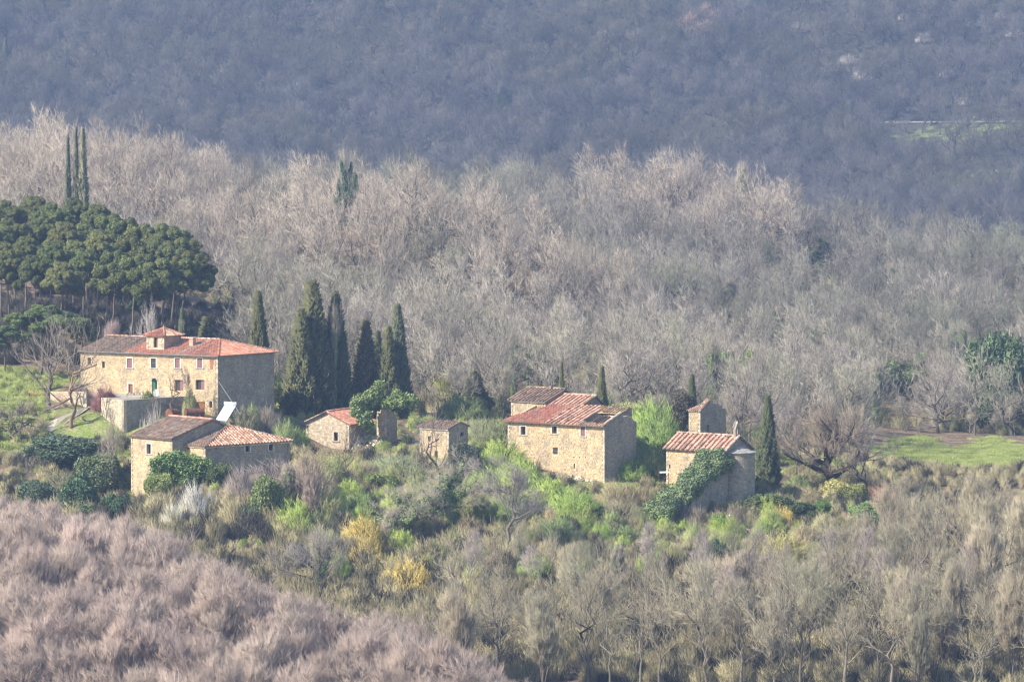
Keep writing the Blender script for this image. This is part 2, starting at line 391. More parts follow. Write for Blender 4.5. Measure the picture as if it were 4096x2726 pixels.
def blob(nb, c, r, rough=.18, sub=2, t=.2):
    """lumpy closed core of a leaf mass"""
    global _ico
    import bmesh
    if _ico is None:
        _ico = {}
    if sub not in _ico:
        bm = bmesh.new(); bmesh.ops.create_icosphere(bm, subdivisions=sub, radius=1)
        _ico[sub] = (np.array([v.co[:] for v in bm.verts]), np.array([[v.index for v in f.verts] for f in bm.faces])); bm.free()
    v, f = _ico[sub]; c = np.array(c); r = np.array(r) * np.ones(3)
    V = c + v * r * (1 + rough * rng.normal(size=(len(v), 1)))
    nb.add(V, np.full(len(V), t), tri=f.copy())
def leaf_mass(nb, lobes, dens=90, size=.3, n_up=.3, elong=1.0, core=.80, shell=.22, needle=False):
    """lobes: list of (centre, radii)"""
    for c, r in lobes:
        c = np.array(c, float); r = np.array(r, float) * np.ones(3)
        area = 4 * math.pi * ((r[0] * r[1]) ** 1.6 / 3 + (r[0] * r[2]) ** 1.6 / 3 + (r[1] * r[2]) ** 1.6 / 3) ** (1 / 1.6)
        n = max(12, int(dens * area * .16 / (size * size)))
        d = sph(n); k = np.sum(np.sin(d * 7 + c), 1, keepdims=True) * .06
        if needle: m_ = n * 2; d = sph(m_); spikes(nb, c + d * r * (1 - shell * .6 + shell * rng.random((m_, 1))), unit(d + np.array([0, 0, .7]) + .4 * rng.normal(size=(m_, 3))), size * (1 + rng.random(m_)), np.full(m_, size * .17), rng.random(m_))
        else: leaves(nb, c + d * r * (1 - shell * .6 + shell * rng.random((n, 1)) + k), d / r, size, n_up, elong)
        if core: blob(nb, c, r * core, .12, 2 if max(r) > .6 else 1)

# ------------------------------------------------------------------ terrain sheet
def make_ground():
    us = np.linspace(-.32, .32, 260)
    ys = np.concatenate([np.geomspace(60, 540, 30)[:-1], np.linspace(540, 1250, 230), np.geomspace(1262, 3200, 150), np.geomspace(3300, 6500, 20)])
    U, Y = np.meshgrid(us, ys); X = U * Y; Z = H(X.ravel(), Y.ravel()).reshape(X.shape)
    V = np.stack([X, Y, Z], -1).reshape(-1, 3)
    nx = len(us); i = np.arange(len(ys) - 1)[:, None] * nx + np.arange(nx - 1)[None]
    q = np.stack([i, i + 1, i + nx + 1, i + nx], -1).reshape(-1, 4)
    px, py, dep = rows(V[:, 0], V[:, 1], V[:, 2])
    g = np.full(len(V), -.2)
    def patch(cx, cd, wx, wd, s):
        nonlocal g
        g = np.maximum(g, -.2 + s * np.exp(-((px - cx) / wx) ** 2 - ((dep - cd) / wd) ** 2))
    patch(600, 690, 900, 26, .9); patch(1800, 688, 900, 26, .9); patch(2600, 690, 700, 22, .95); patch(3300, 700, 400, 20, .7)
    patch(3980, 812, 420, 30, 1.15); patch(2100, 672, 500, 20, 1.1); patch(100, 725, 250, 20, 1.4); patch(480, 695, 140, 12, 1.4); patch(2560, 672, 120, 12, 1.5)
    patch(1250, 668, 250, 16, .9); patch(1100, 900, 300, 60, .6); patch(1700, 800, 600, 50, .5); patch(3950, 2102, 700, 24, .85); patch(3700, 2230, 500, 12, .5); patch(3850, 2024, 500, 20, 1.1); patch(2600, 650, 600, 18, .5)
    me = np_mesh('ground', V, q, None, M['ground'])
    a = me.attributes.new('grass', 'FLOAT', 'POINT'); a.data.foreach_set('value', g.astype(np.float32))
    a = me.attributes.new('far_shade', 'FLOAT', 'POINT'); a.data.foreach_set('value', np.clip((V[:, 1] - 1250) / 300, 0, 1).astype(np.float32))
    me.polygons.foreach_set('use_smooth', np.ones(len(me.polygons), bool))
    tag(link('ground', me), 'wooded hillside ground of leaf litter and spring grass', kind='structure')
make_ground()

# the air: one even box of haze
hb = MB(); hb.box(-900, 900, -60, 2900, -60, 520)
hm = bpy.data.materials.new('haze'); hm.use_nodes = True; hn = hm.node_tree; hn.nodes.clear()
pv = hn.nodes.new('ShaderNodeVolumePrincipled'); pv.inputs['Density'].default_value = .000158; pv.inputs['Color'].default_value = (.41, .59, 1.0, 1); pv.inputs['Anisotropy'].default_value = .2
ho = hn.nodes.new('ShaderNodeOutputMaterial'); hn.links.new(pv.outputs[0], ho.inputs['Volume'])
tag(hb.build('haze', hm), 'thin blue haze filling the valley', kind='stuff')

# ------------------------------------------------------------------ buildings
class Bld:
    def __init__(s, name, px, brow, d, a, label, cat, group=None):
        o = P(px, brow, d); s.a = a; s.o = Vector(o)
        s.e = empty(name, s.o, -R(a), label, cat, group)
        s.M = Matrix.Translation(s.o) @ Matrix.Rotation(-R(a), 4, 'Z'); s.I = s.M.inverted()
        s.c = s.I @ Vector(CAM)
    def _r(s, px, row): return (s.I.to_3x3() @ Vector(ray(px, row)))
    def f(s, px, row, y=0.0):
        r = s._r(px, row); t = (y - s.c.y) / r.y; p = s.c + r * t; return p.x, p.z
    def s_(s, px, row, x=0.0):
        r = s._r(px, row); t = (x - s.c.x) / r.x; p = s.c + r * t; return p.y, p.z
    def fr(s, p0, r0, p1, r1, y=0.0):
        a, b = s.f(p0, r1, y), s.f(p1, r0, y); return a[0], b[0], a[1], b[1]
    def sr(s, p0, r0, p1, r1, x=0.0):
        a, b = s.s_(p0, r1, x), s.s_(p1, r0, x); return a[0], b[0], a[1], b[1]
def jag(top, amp, seed, step=.55):
    rd = random.Random(seed); out = []; u = top[0][0]; e = top[-1][0]
    while u < e - .05:
        v = min(u + step * rd.uniform(.6, 1.5), e); z = prof(top, (u + v) / 2) + rd.uniform(-amp, amp * .4); out += [(u, z), (v - .002, z)]; u = v
    return out
def prof(top, u):
    for (a, za), (b, zb) in zip(top[:-1], top[1:]):
        if a <= u <= b: return za + (zb - za) * ((u - a) / (b - a + 1e-9))
    return top[0][1] if u < top[0][0] else top[-1][1]
def wall(parent, to3, u0, u1, zb, top, ops=(), stone='stone_lit', mort='mortar', sz=(.42, .25), th=.5, rough=.05, quoin=(), cover=1.0, seed=1, name='wall'):
    """to3(u, z, out) gives a 3D point; top: profile [(u, z)]; ops: openings (u0, u1, z0, z1)"""
    rd = random.Random(seed); mb = MB()
    ub = sorted(set([u0, u1] + [p[0] for p in top if u0 < p[0] < u1] + [x for o in ops for x in o[:2] if u0 < x < u1]))
    zt = max(p[1] for p in top); zs = sorted(set([zb, zt] + [z for o in ops for z in o[2:4] if zb < z < zt]))
    for a, b in zip(ub[:-1], ub[1:]):
        ta, tb = prof(top, a + 1e-6), prof(top, b - 1e-6)
        for z0, z1 in zip(zs[:-1], zs[1:]):
            if z0 >= max(ta, tb) - 1e-4: continue
            m_ = ((a + b) / 2, (z0 + z1) / 2)
            if any(o[0] < m_[0] < o[1] and o[2] < m_[1] < o[3] for o in ops): continue
            A, B = max(z0, min(z1, ta)), max(z0, min(z1, tb))
            mb.quad(to3(a, z0, 0), to3(b, z0, 0), to3(b, B, 0), to3(a, A, 0), t=.5)
            mb.quad(to3(b, z0, -th), to3(a, z0, -th), to3(a, A, -th), to3(b, B, -th), t=.5)
        mb.quad(to3(a, ta, 0), to3(b, tb, 0), to3(b, tb, -th), to3(a, ta, -th), t=.5)
    for a, b, z0, z1 in ops:
        mb.quad(to3(a, z0, 0), to3(b, z0, 0), to3(b, z0, -th), to3(a, z0, -th)); mb.quad(to3(a, z1, 0), to3(a, z1, -th), to3(b, z1, -th), to3(b, z1, 0))
        mb.quad(to3(a, z0, 0), to3(a, z0, -th), to3(a, z1, -th), to3(a, z1, 0)); mb.quad(to3(b, z0, 0), to3(b, z1, 0), to3(b, z1, -th), to3(b, z0, -th))
    for u in (u0, u1):
        z = prof(top, u); mb.quad(to3(u, zb, 0), to3(u, z, 0), to3(u, z, -th), to3(u, zb, -th))
    w = mb.build(name, M[mort], parent)
    st = MB(); z = zb
    sz = (sz[0] * .55, sz[1] * .62)
    while z < zt:
        h = sz[1] * rd.uniform(.6, 1.45); u = u0 + (0.02 if not quoin else 0.45 * (0 in quoin))
        ue = u1 - (.45 if 1 in quoin else .02)
        while u < ue - .1:
            l = min(sz[0] * rd.uniform(.45, 1.8), ue - u); g = .014
            a, b, c, d = u + g, u + l - g, z + g, z + h - g
            if d < min(prof(top, a), prof(top, b)) - .02 and not any(o[0] - .05 < b and a < o[1] + .05 and o[2] - .05 < d and c < o[3] + .05 for o in ops) and rd.random() < cover:
                pr = .012 + rough * .7 * rd.random(); j = lambda: rd.uniform(-.045, .045)
                q = [(a + j(), c + j()), (b + j(), c + j()), (b + j(), d + j()), (a + j(), d + j())]
                v = [to3(x, y, -.01) for x, y in q] + [to3(x * .86 + (a + b) / 2 * .14, y * .86 + (c + d) / 2 * .14, pr) for x, y in q]
                st.add(v, [(4, 5, 6, 7), (0, 1, 5, 4), (1, 2, 6, 5), (2, 3, 7, 6), (3, 0, 4, 7)], rd.random())
            u += l
        z += h
    if st.v: tag(st.build('stones', M[stone], w), kind='stuff')
    for q in quoin:      # corner stones, one by one
        z = max(zb, zb + .2); k = 0; ue, sg = (u0, 1) if q == 0 else (u1, -1)
        while z < prof(top, ue) - .35:
            h = rd.uniform(.26, .36); l = .42 if k % 2 else .26; mq = MB(); a, b = sorted((ue + sg * -.012, ue + sg * l))
            v = [to3(a, z + .02, -.02), to3(b, z + .02, -.02), to3(b, z + h, -.02), to3(a, z + h, -.02)] + [to3(a, z + .02, .05), to3(b, z + .02, .05), to3(b, z + h, .05), to3(a, z + h, .05)]
            mq.add(v, [(4, 5, 6, 7), (0, 1, 5, 4), (1, 2, 6, 5), (2, 3, 7, 6), (3, 0, 4, 7)], rd.random()); mq.build('corner_stone', M['stone_pale' if stone == 'stone_lit' else stone], w); z += h + .02; k += 1
    return w
def front3(y=0.0): return lambda u, z, out: (u, y - out, z)
def side3(x=0.0): return lambda u, z, out: (x + out, u, z)
def left3(x=0.0): return lambda u, z, out: (x - out, u, z)
def back3(y=0.0): return lambda u, z, out: (u, y + out, z)
def tbox(mb, to3, u0, u1, z0, z1, o0, o1, t=.5):
    v = [to3(u, z, o) for o in (o0, o1) for (u, z) in ((u0, z0), (u1, z0), (u1, z1), (u0, z1))]
    mb.add(v, [(3, 2, 1, 0), (4, 5, 6, 7), (0, 1, 5, 4), (1, 2, 6, 5), (2, 3, 7, 6), (3, 0, 4, 7)], t)
def window(parent, to3, o, style='shutter', label=None):
    """o: opening; styles: shutter, bars, dark, half (one leaf), glass"""
    u0, u1, z0, z1 = o; w, h = u1 - u0, z1 - z0
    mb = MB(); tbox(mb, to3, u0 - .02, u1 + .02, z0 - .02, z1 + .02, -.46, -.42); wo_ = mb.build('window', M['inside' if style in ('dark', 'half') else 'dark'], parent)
    if label: wo_['label'] = label
    if style in ('shutter', 'bars', 'glass', 'frame'):
        fw = min(.2, w * .2); fm = MB()
        tbox(fm, to3, u0 - fw, u0 - .003, z0 - .003, z1 + .003, -.2, .06); tbox(fm, to3, u1 + .003, u1 + fw, z0 - .003, z1 + .003, -.2, .06); tbox(fm, to3, u0 - fw, u1 + fw, z1 + .004, z1 + fw, -.2, .063)
        fm.build('frame', M['frame'], wo_)
        sm = MB(); tbox(sm, to3, u0 - fw - .12, u1 + fw + .12, z0 - .16, z0 - .004, -.2, .16); sm.build('sill', M['slab'], wo_)
    if style == 'shutter':
        for k in (0, 1):
            s = MB(); a = u0 + k * w / 2 + .015; b = a + w / 2 - .03; tbox(s, to3, a, b, z0 + .01, z1 - .01, -.14, -.09)
            for j in range(7):
                zz = z0 + .08 + (h - .16) * (j + .5) / 7; tbox(s, to3, a + .05, b - .05, zz - h / 30, zz + h / 30, -.088, -.065)
            s.build('shutter', M['shutter'], wo_)
    if style in ('half', 'glass'):
        s = MB(); a, b = (u0 + w * .52, u1 - .02) if style == 'half' else (u0 + .02, u1 - .02); tbox(s, to3, a, b, z0 + .02, z1 - .02, -.3, -.26); s.build('shutter', M['shutter' if style == 'half' else 'dark'], wo_)
    if style in ('bars', 'grid'):
        for j in range(4):
            s = MB(); x = u0 + w * (j + 1) / 5; tbox(s, to3, x - .018, x + .018, z0, z1, -.1, -.06); s.build('bar', M['iron'], wo_)
        s = MB(); tbox(s, to3, u0, u1, (z0 + z1) / 2 - .02, (z0 + z1) / 2 + .02, -.058, -.03); s.build('bar', M['iron'], wo_)
    if style == 'dark':
        s = MB(); tbox(s, to3, u0 - .1, u1 + .1, z1 + .003, z1 + .17, -.2, .05); s.build('lintel', M['slab'], wo_)
    return wo_
TILE = {}
def tile_verts(w, l, lift=.06, rise=.5):
    """half barrel cover tile, low end at origin, running along +y"""
    v = []
    for y, k, z in ((0, 1.0, lift), (l, .82, .012)):
        for a in (0, 45, 90, 135, 180): v.append((math.cos(R(a)) * w * .5 * k, y, z + math.sin(R(a)) * w * rise * k))
    f = [(j, j + 1, j + 6, j + 5) for j in range(4)] + [(4, 3, 2, 1, 0)]
    return v, f
def roof_face(parent, poly, sp, tl, m, mode='joined', seed=3, thick=.14, cover=None, miss=0.0, sheet=True, wfac=.62, edge=True):
    """poly: 3D points, the first two are the eave from left to right seen from outside"""
    rd = random.Random(seed); p = [Vector(q) for q in poly]; E = (p[1] - p[0]).normalized()
    N = Vector((0, 0, 0))
    for i in range(1, len(p) - 1): N += (p[i] - p[0]).cross(p[i + 1] - p[0])
    N.normalize(); U = N.cross(E).normalized()
    Q = [((q - p[0]).dot(E), (q - p[0]).dot(U)) for q in p]
    mb = MB()
    if sheet:
        n = len(p); v = [tuple(q) for q in p] + [tuple(q - N * thick) for q in p]
        mb.add(v, [tuple(range(n)), tuple(range(2 * n - 1, n - 1, -1))] + [(i, i + n, (i + 1) % n + n, (i + 1) % n) for i in range(n)], .25)
    s = min(q[0] for q in Q) + sp * .5; s1 = max(q[0] for q in Q); wob = rd.uniform(0, 6)
    items = []
    while s < s1:
        ts = []
        for (a, b), (c, d) in zip(Q, Q[1:] + Q[:1]):
            if (a - s) * (c - s) < 0: ts.append(b + (d - b) * (s - a) / (c - a))
        if len(ts) >= 2:
            t0, t1 = min(ts), max(ts); t = t0 - .08; rj = rd.uniform(-.04, .04) * sp
            rt = rd.random()
            while t < t1 - .1:
                l = min(tl * 1.16, t1 - t + .05)
                if rd.random() >= miss and (cover is None or cover(s, t)): items.append((s + rj + rd.uniform(-.03, .03) * sp, t, l, min(1, max(0, rt * .4 + rd.random() * .6))))
                t += tl
        s += sp
    if mode == 'joined':
        for s, t, l, tn in items:
            v, f = tile_verts(sp * wfac, l); mb.add([tuple(p[0] + E * (s + x) + U * (t + y) + N * z) for x, y, z in v], f, tn)
        o = mb.build('roof', M[m], parent); return o
    o = mb.build('roof', M[m], parent)
    # tile by tile: local frame
    Rm = Matrix((E, U, N)).transposed().to_4x4()
    for s, t, l, tn in items:
        k = (round(sp * wfac, 2), round(l, 1), int(tn * 5), m)
        if k not in TILE:
            b = MB(); v, f = tile_verts(k[0], k[1] + .03); b.add(v, f, k[2] / 4.0 if k[2] < 5 else 1); me = bpy.data.meshes.new('tile')
            me.from_pydata([tuple(x) for x in np.concatenate(b.v)], [], b.f); at_ = me.attributes.new('tone', 'FLOAT', 'POINT'); at_.data.foreach_set('value', np.concatenate(b.t).astype(np.float32)); me.materials.append(M[m]); TILE[k] = me
        c = bpy.data.objects.new('tile', TILE[k]); COL.objects.link(c); c.parent = o
        c.matrix_local = Matrix.Translation(p[0] + E * s + U * t + N * rd.uniform(0, .05)) @ Rm @ Matrix.Rotation(rd.gauss(0, .05), 4, 'Z')
    return o
def ridge(parent, a, b, w=.3, m='tile_new', seed=5, name='ridge_tiles'):
    rd = random.Random(seed); a = Vector(a); b = Vector(b); D = (b - a); L_ = D.length; D.normalize(); S = D.cross(Vector((0, 0, 1))).normalized(); N = S.cross(D)
    mb = MB(); t = 0
    while t < L_ - .1:
        v, f = tile_verts(w, min(.5, L_ - t), rise=.5); tn = rd.random()
        mb.add([tuple(a + S * x + D * (t + y) + N * (z + .03)) for x, y, z in v], f, tn); t += .42
    return mb.build(name, M[m], parent)
def cornice(parent, to3, u0, u1, z, m='stone_pale', o=.38, h=.16):
    mb = MB(); rd = random.Random(int(abs(u0) * 7)); u = u0
    while u < u1 - .05:
        l = min(rd.uniform(.5, .9), u1 - u); tbox(mb, to3, u + .01, u + l - .01, z - h + rd.uniform(-.02, .02), z, .003, o, rd.random()); u += l
    return mb.build('cornice', M[m], parent)

# ---- A: the large farmhouse
def farmhouse():
    b = Bld('farmhouse', 872, 1655, 700, 34, 'long inhabited stone farmhouse with red tile roof and small square roof tower', 'farmhouse')
    e = b.e; ze = b.f(872, 1421)[1]; L = -b.f(322, 1420)[0]; W = b.s_(1095, 1420)[0]; zr = ze + 2.1; zb = -3
    F3 = front3(); S3 = side3()
    tops = [b.fr(*q) for q in ((509, 1433, 529, 1470), (604, 1433, 624, 1470), (701, 1433, 720, 1470), (790, 1433, 810, 1470))]
    olds = [b.fr(350, 1430, 364, 1460), b.fr(408, 1445, 419, 1471)]
    door = b.fr(514, 1535, 532, 1582); arch = b.fr(607, 1523, 628, 1590)
    low = [b.fr(698, 1519, 733, 1561), b.fr(782, 1519, 818, 1557)]; ldoor = b.fr(787, 1607, 820, 1635); sml = b.fr(837, 1604, 848, 1629)
    ops = tops + olds + [door, arch] + low + [ldoor, sml]
    w = wall(e, F3, -L, 0, zb, [(-L, ze), (0, ze)], ops, quoin=(1,), sz=(.50, .30), seed=11)
    w2 = wall(e, S3, 0, W, zb, [(0, ze), (W, ze)], [], stone='stone_grey_shade', mort='mortar_shade', quoin=(0, 1), sz=(.5, .3), seed=12)
    wall(e, left3(-L), 0, W, zb, [(0, ze), (W / 2, zr - .2), (W, ze)], [], seed=13, sz=(.8, .5)); wall(e, back3(W), -L, 0, zb, [(-L, ze), (0, ze)], [], seed=14, sz=(.9, .6))
    for o, s in zip(tops, ('shutter', 'bars', 'shutter', 'shutter')): window(e, F3, o, s)
    for o in olds: window(e, F3, o, 'dark')
    for o in low: window(e, F3, o, 'half')
    window(e, F3, sml, 'dark')
    def leafdoor(o, m, name='door', planks=5, frac=1.0):
        d = MB(); tbox(d, F3, o[0], o[0] + (o[1] - o[0]) * frac, o[2], o[3], -.30, -.22); dd = d.build(name, M[m], e)
        for k in range(planks):
            s = MB(); a = o[0] + (o[1] - o[0]) * frac * k / planks; tbox(s, F3, a + .02, a + (o[1] - o[0]) * frac / planks - .02, o[2] + .02, o[3] - .04, -.218, -.19); s.build('plank', M[m], dd)
        h = MB(); zz = (o[2] + o[3]) / 2; tbox(h, F3, o[0] + .15, o[0] + .22, zz - .05, zz + .05, -.188, -.12); h.build('handle', M['iron'], dd)
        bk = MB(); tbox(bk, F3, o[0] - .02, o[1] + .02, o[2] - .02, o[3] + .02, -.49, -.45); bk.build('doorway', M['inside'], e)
    leafdoor(door, 'wood'); leafdoor(arch, 'green_paint', planks=3, frac=.55); leafdoor(ldoor, 'wood', planks=6)
    # arch ring over the green door
    r = MB(); cx = (arch[0] + arch[1]) / 2; ra = (arch[1] - arch[0]) / 2
    for k in range(9):
        a0, a1 = math.pi * k / 9, math.pi * (k + 1) / 9; v = []
        for o_ in (-.1, .06):
            for rr, aa in ((ra, a0), (ra + .25, a0), (ra + .25, a1), (ra, a1)): v.append(F3(cx + rr * math.cos(aa), arch[3] + rr * math.sin(aa) * .8, o_))
        r.add(v, [(4, 5, 6, 7), (0, 1, 5, 4), (1, 2, 6, 5), (2, 3, 7, 6), (3, 0, 4, 7)], (k % 3) / 3)
    r.build('door_arch', M['slab'], e)
    r = MB(); n = 9
    v = [F3(cx + ra * .97 * math.cos(math.pi * k / n), arch[3] + ra * .97 * math.sin(math.pi * k / n) * .8, .052) for k in range(n + 1)]; r.add(v, [tuple(range(n + 1))]); r.build('fanlight', M['dark'], e)
    # surround of the wooden door, bare bricks patch
    s = MB(); tbox(s, F3, door[0] - .25, door[0] - .003, door[2], door[3] + .2, -.1, .06); tbox(s, F3, door[1] + .003, door[1] + .2, door[2], door[3] + .2, -.1, .06); tbox(s, F3, door[0], door[1], door[3] + .004, door[3] + .2, -.1, .058); s.build('door_frame', M['frame'], e)
    px0, px1, pz0, pz1 = b.fr(838, 1434, 852, 1476); rd = random.Random(4); z = pz0
    while z < pz1:
        u = px0 + (0.12 if z < pz0 + .8 else 0) + rd.uniform(0, .1)
        while u < px1 - (.25 if z < pz0 + .8 else 0): s = MB(); tbox(s, F3, u, u + .24, z, z + .10, -.01, .075); s.build('brick', M['brick'], w); u += .27
        z += .13
    # roof
    o = .55; c = 5.3; ap = (-c, W / 2, zr); x0 = -L - .3; zi = ze - .06
    cuts = [(x0, -18.6, 'tile_old'), (-18.6, -16.6, 'tile_moss'), (-16.6, -13.6, 'tile_new'), (-13.6, -7.2, 'tile_old'), (-7.2, -c, 'tile_new')]
    cuts = [(x0, -18.6, 'tile_old'), (-18.6, -8.4, 'tile_new'), (-8.4, -6.8, 'tile_pink'), (-6.8, -c, 'tile_new')]
    for i, (a, d, m) in enumerate(cuts): roof_face(e, [(a, -o, zi), (d, -o, zi), (d, W / 2, zr), (a, W / 2, zr)], .33, .42, m, seed=i, wfac=.66)
    roof_face(e, [(-c, -o, zi), (o, -o, zi), (-c, W / 2, zr)], .33, .42, 'tile_new', seed=9)
    roof_face(e, [(o, -o, zi), (o, W + o, zi), ap], .33, .42, 'tile_new', seed=10)
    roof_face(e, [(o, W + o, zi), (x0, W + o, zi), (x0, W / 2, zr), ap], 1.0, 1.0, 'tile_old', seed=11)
    ridge(e, (o, -o, zi), ap, .34); ridge(e, (o, W + o, zi), ap, .34, seed=6); ridge(e, (x0, W / 2, zr), ap, .34, 'tile_pink', seed=7)
    cornice(e, F3, -L, -.01, ze - .17, o=.32); cornice(e, S3, 0.01, W, ze - .17, o=.32, m='stone_grey_shade')
    mb = MB(); mb.bar((-L, -.62, ze - .12), (.5, -.62, ze - .12), .07, n=6); mb.build('gutter', M['iron'], e)
    # tower
    yt = 1.3; xa, xb = b.f(587, 1400, yt)[0], b.f(657, 1400, yt)[0]; zt = b.f(657, 1343, yt)[1]
    d = b.s_(724, 1340, xb)[0] - yt; op = b.fr(614, 1350, 631, 1389, yt)
    tz = ze - .3
    tw = wall(e, front3(yt), xa, xb, tz, [(xa, zt), (xb, zt)], [op], stone='stone_pale', sz=(.4, .26), seed=21, quoin=(0, 1), name='tower_wall')
    wall(e, side3(xb), yt, yt + d, tz, [(yt, zt), (yt + d, zt)], [], stone='stone_grey_shade', sz=(.4, .26), seed=22, quoin=(0,), name='tower_wall')
    wall(e, left3(xa), yt, yt + d, tz, [(yt, zt), (yt + d, zt)], [], seed=23, name='tower_wall'); wall(e, back3(yt + d), xa, xb, tz, [(xa, zt), (xb, zt)], [], seed=24, name='tower_wall')
    window(e, front3(yt), op, 'half')
    q = .4; A = (xa - q, yt - q, zt); B = (xb + q, yt - q, zt); C_ = (xb + q, yt + d + q, zt); D = (xa - q, yt + d + q, zt); T = ((xa + xb) / 2, yt + d / 2, zt + 1.15)
    for i, (p0, p1) in enumerate(((A, B), (B, C_), (C_, D), (D, A))): roof_face(e, [p0, p1, T], .36, .42, 'tile_new' if i % 2 == 0 else 'tile_pink', seed=30 + i)
    for i, p0 in enumerate((A, B, C_)): ridge(e, p0, T, .3, seed=40 + i)
    mb = MB(); mb.bar(T, (T[0], T[1], T[2] + .5), .09, .05); mb.build('finial', M['tile_new'], e)
    # tv aerial
    mb = MB(); tx = xb + .1; mb.bar((tx, yt + d, zt), (tx, yt + d, zt + 2.4), .035, n=4); 
    for k in range(3): mb.bar((tx - .6, yt + d, zt + 1.9 + k * .22), (tx + .7, yt + d, zt + 1.9 + k * .22), .02, n=4)
    mb.build('aerial', M['iron'], e)
    # chimney
    yc = 3.6; ca = b.fr(757, 1352, 771, 1386, yc); mb = MB(); mb.box(ca[0], ca[1], yc, yc + .8, ca[2] - .6, ca[3]); ch = mb.build('chimney', M['tile_pink'], e)
    mb = MB(); mb.box(ca[0] - .12, ca[1] + .12, yc - .12, yc + .92, ca[3] + .002, ca[3] + .12); mb.build('chimney_cap', M['frame'], ch)
    return b
bA = farmhouse()

# ---- B: the low cottage in front
def cottage():
    b = Bld('stone_cottage', 690, 1945, 667, 48, 'low stone cottage below the farmhouse with two stepped hipped roofs', 'cottage')
    e = b.e; F3 = front3(); S3 = side3(); ze = b.f(690, 1752)[1]; L = -b.f(525, 1750)[0]; zb = -3
    op = b.fr(587, 1775, 604, 1813)
    hole = b.fr(604, 1860, 616, 1876)
    yr = 7.7; zr = ze + 2.5; W = 10.5
    wall(e, F3, -L, 0, zb, [(-L, ze), (0, ze)], [op, hole], quoin=(0,), sz=(.5, .32), seed=31)
    window(e, F3, op, 'frame'); window(e, F3, hole, 'dark')
    wall(e, S3, 0, W, zb, [(0, ze), (yr, zr - .1), (W, ze + 1.4)], [], stone='stone_grey_shade', mort='mortar_shade', quoin=(0,), seed=32)
    wall(e, left3(-L), 0, W, zb, [(0, ze), (yr, zr - .1), (W, ze + 1.4)], [], seed=33, sz=(.8, .5)); wall(e, back3(W), -L, 0, zb, [(-L, ze + 1.4), (0, ze + 1.4)], [], seed=34, sz=(.9, .6))
    o = .45; zi = ze - .04
    roof_face(e, [(-L - .4, -o, zi - .1), (.3, -o, zi - .1), (.3, yr, zr), (-L - .4, yr, zr)], .42, .48, 'tile_old', seed=50)
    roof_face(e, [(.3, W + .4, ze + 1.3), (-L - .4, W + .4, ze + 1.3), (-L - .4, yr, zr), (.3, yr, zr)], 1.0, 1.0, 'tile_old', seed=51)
    ridge(e, (-L - .4, yr, zr), (.3, yr, zr), .42, 'tile_new'); ridge(e, (.3, -o, zi), (.3, yr, zr), .4, 'tile_old', seed=52, name='verge_tiles')
    cornice(e, F3, -L, -.01, ze - .18, o=.3)
    # second wing with hipped end
    y0 = 2.6; x2 = b.f(822, 1783, y0)[0]; z2 = b.f(822, 1783, y0)[1]; W2 = b.s_(1158, 1747, x2)[0] - y0
    wl = wall(e, front3(y0), .003, x2, zb, [(.003, z2), (x2, z2)], [b.fr(745, 1783, 757, 1797, y0)], quoin=(1,), seed=35)
    s3 = side3(x2); o1 = b.sr(981, 1772, 999, 1806, x2); o2 = b.sr(1075, 1762, 1093, 1800, x2)
    wall(e, s3, y0, y0 + W2, zb, [(y0, z2), (y0 + W2, z2)], [o1, o2], stone='stone_grey_shade', mort='mortar_shade', quoin=(1,), seed=36)
    window(e, s3, o1, 'frame'); window(e, s3, o2, 'frame')
    wall(e, back3(y0 + W2), .003, x2, zb, [(.003, z2), (x2, z2)], [], seed=37, sz=(.9, .6)); wall(e, left3(.003), W + .01, y0 + W2, zb, [(W, z2), (y0 + W2, z2)], [], seed=38, sz=(.9, .6))
    xa = x2 - 4.9; ya = y0 + W2 / 2; za = z2 + 2.5; q = .4; zq = z2 - .03
    roof_face(e, [(x2 + q, y0 - q, zq), (x2 + q, y0 + W2 + q, zq), (xa, ya, za)], .62, .5, 'tile_pink', seed=55, mode='tiles')
    roof_face(e, [(.32, y0 - q, zq), (x2 + q, y0 - q, zq), (xa, ya, za), (.32, ya, za)], .5, .48, 'tile_old', seed=56, miss=.05)
    roof_face(e, [(x2 + q, y0 + W2 + q, zq), (.0, y0 + W2 + q, zq), (.0, ya, za), (xa, ya, za)], 1.0, 1.0, 'tile_old', seed=57)
    ridge(e, (x2 + q, y0 - q, zq), (xa, ya, za), .5, 'tile_old', seed=58); ridge(e, (x2 + q, y0 + W2 + q, zq), (xa, ya, za), .4, 'tile_pink', seed=59)
    cornice(e, s3, y0 + .01, y0 + W2, z2 - .17, o=.3, m='stone_pale'); cornice(e, front3(y0), .01, x2, z2 - .17, o=.25)
cottage()

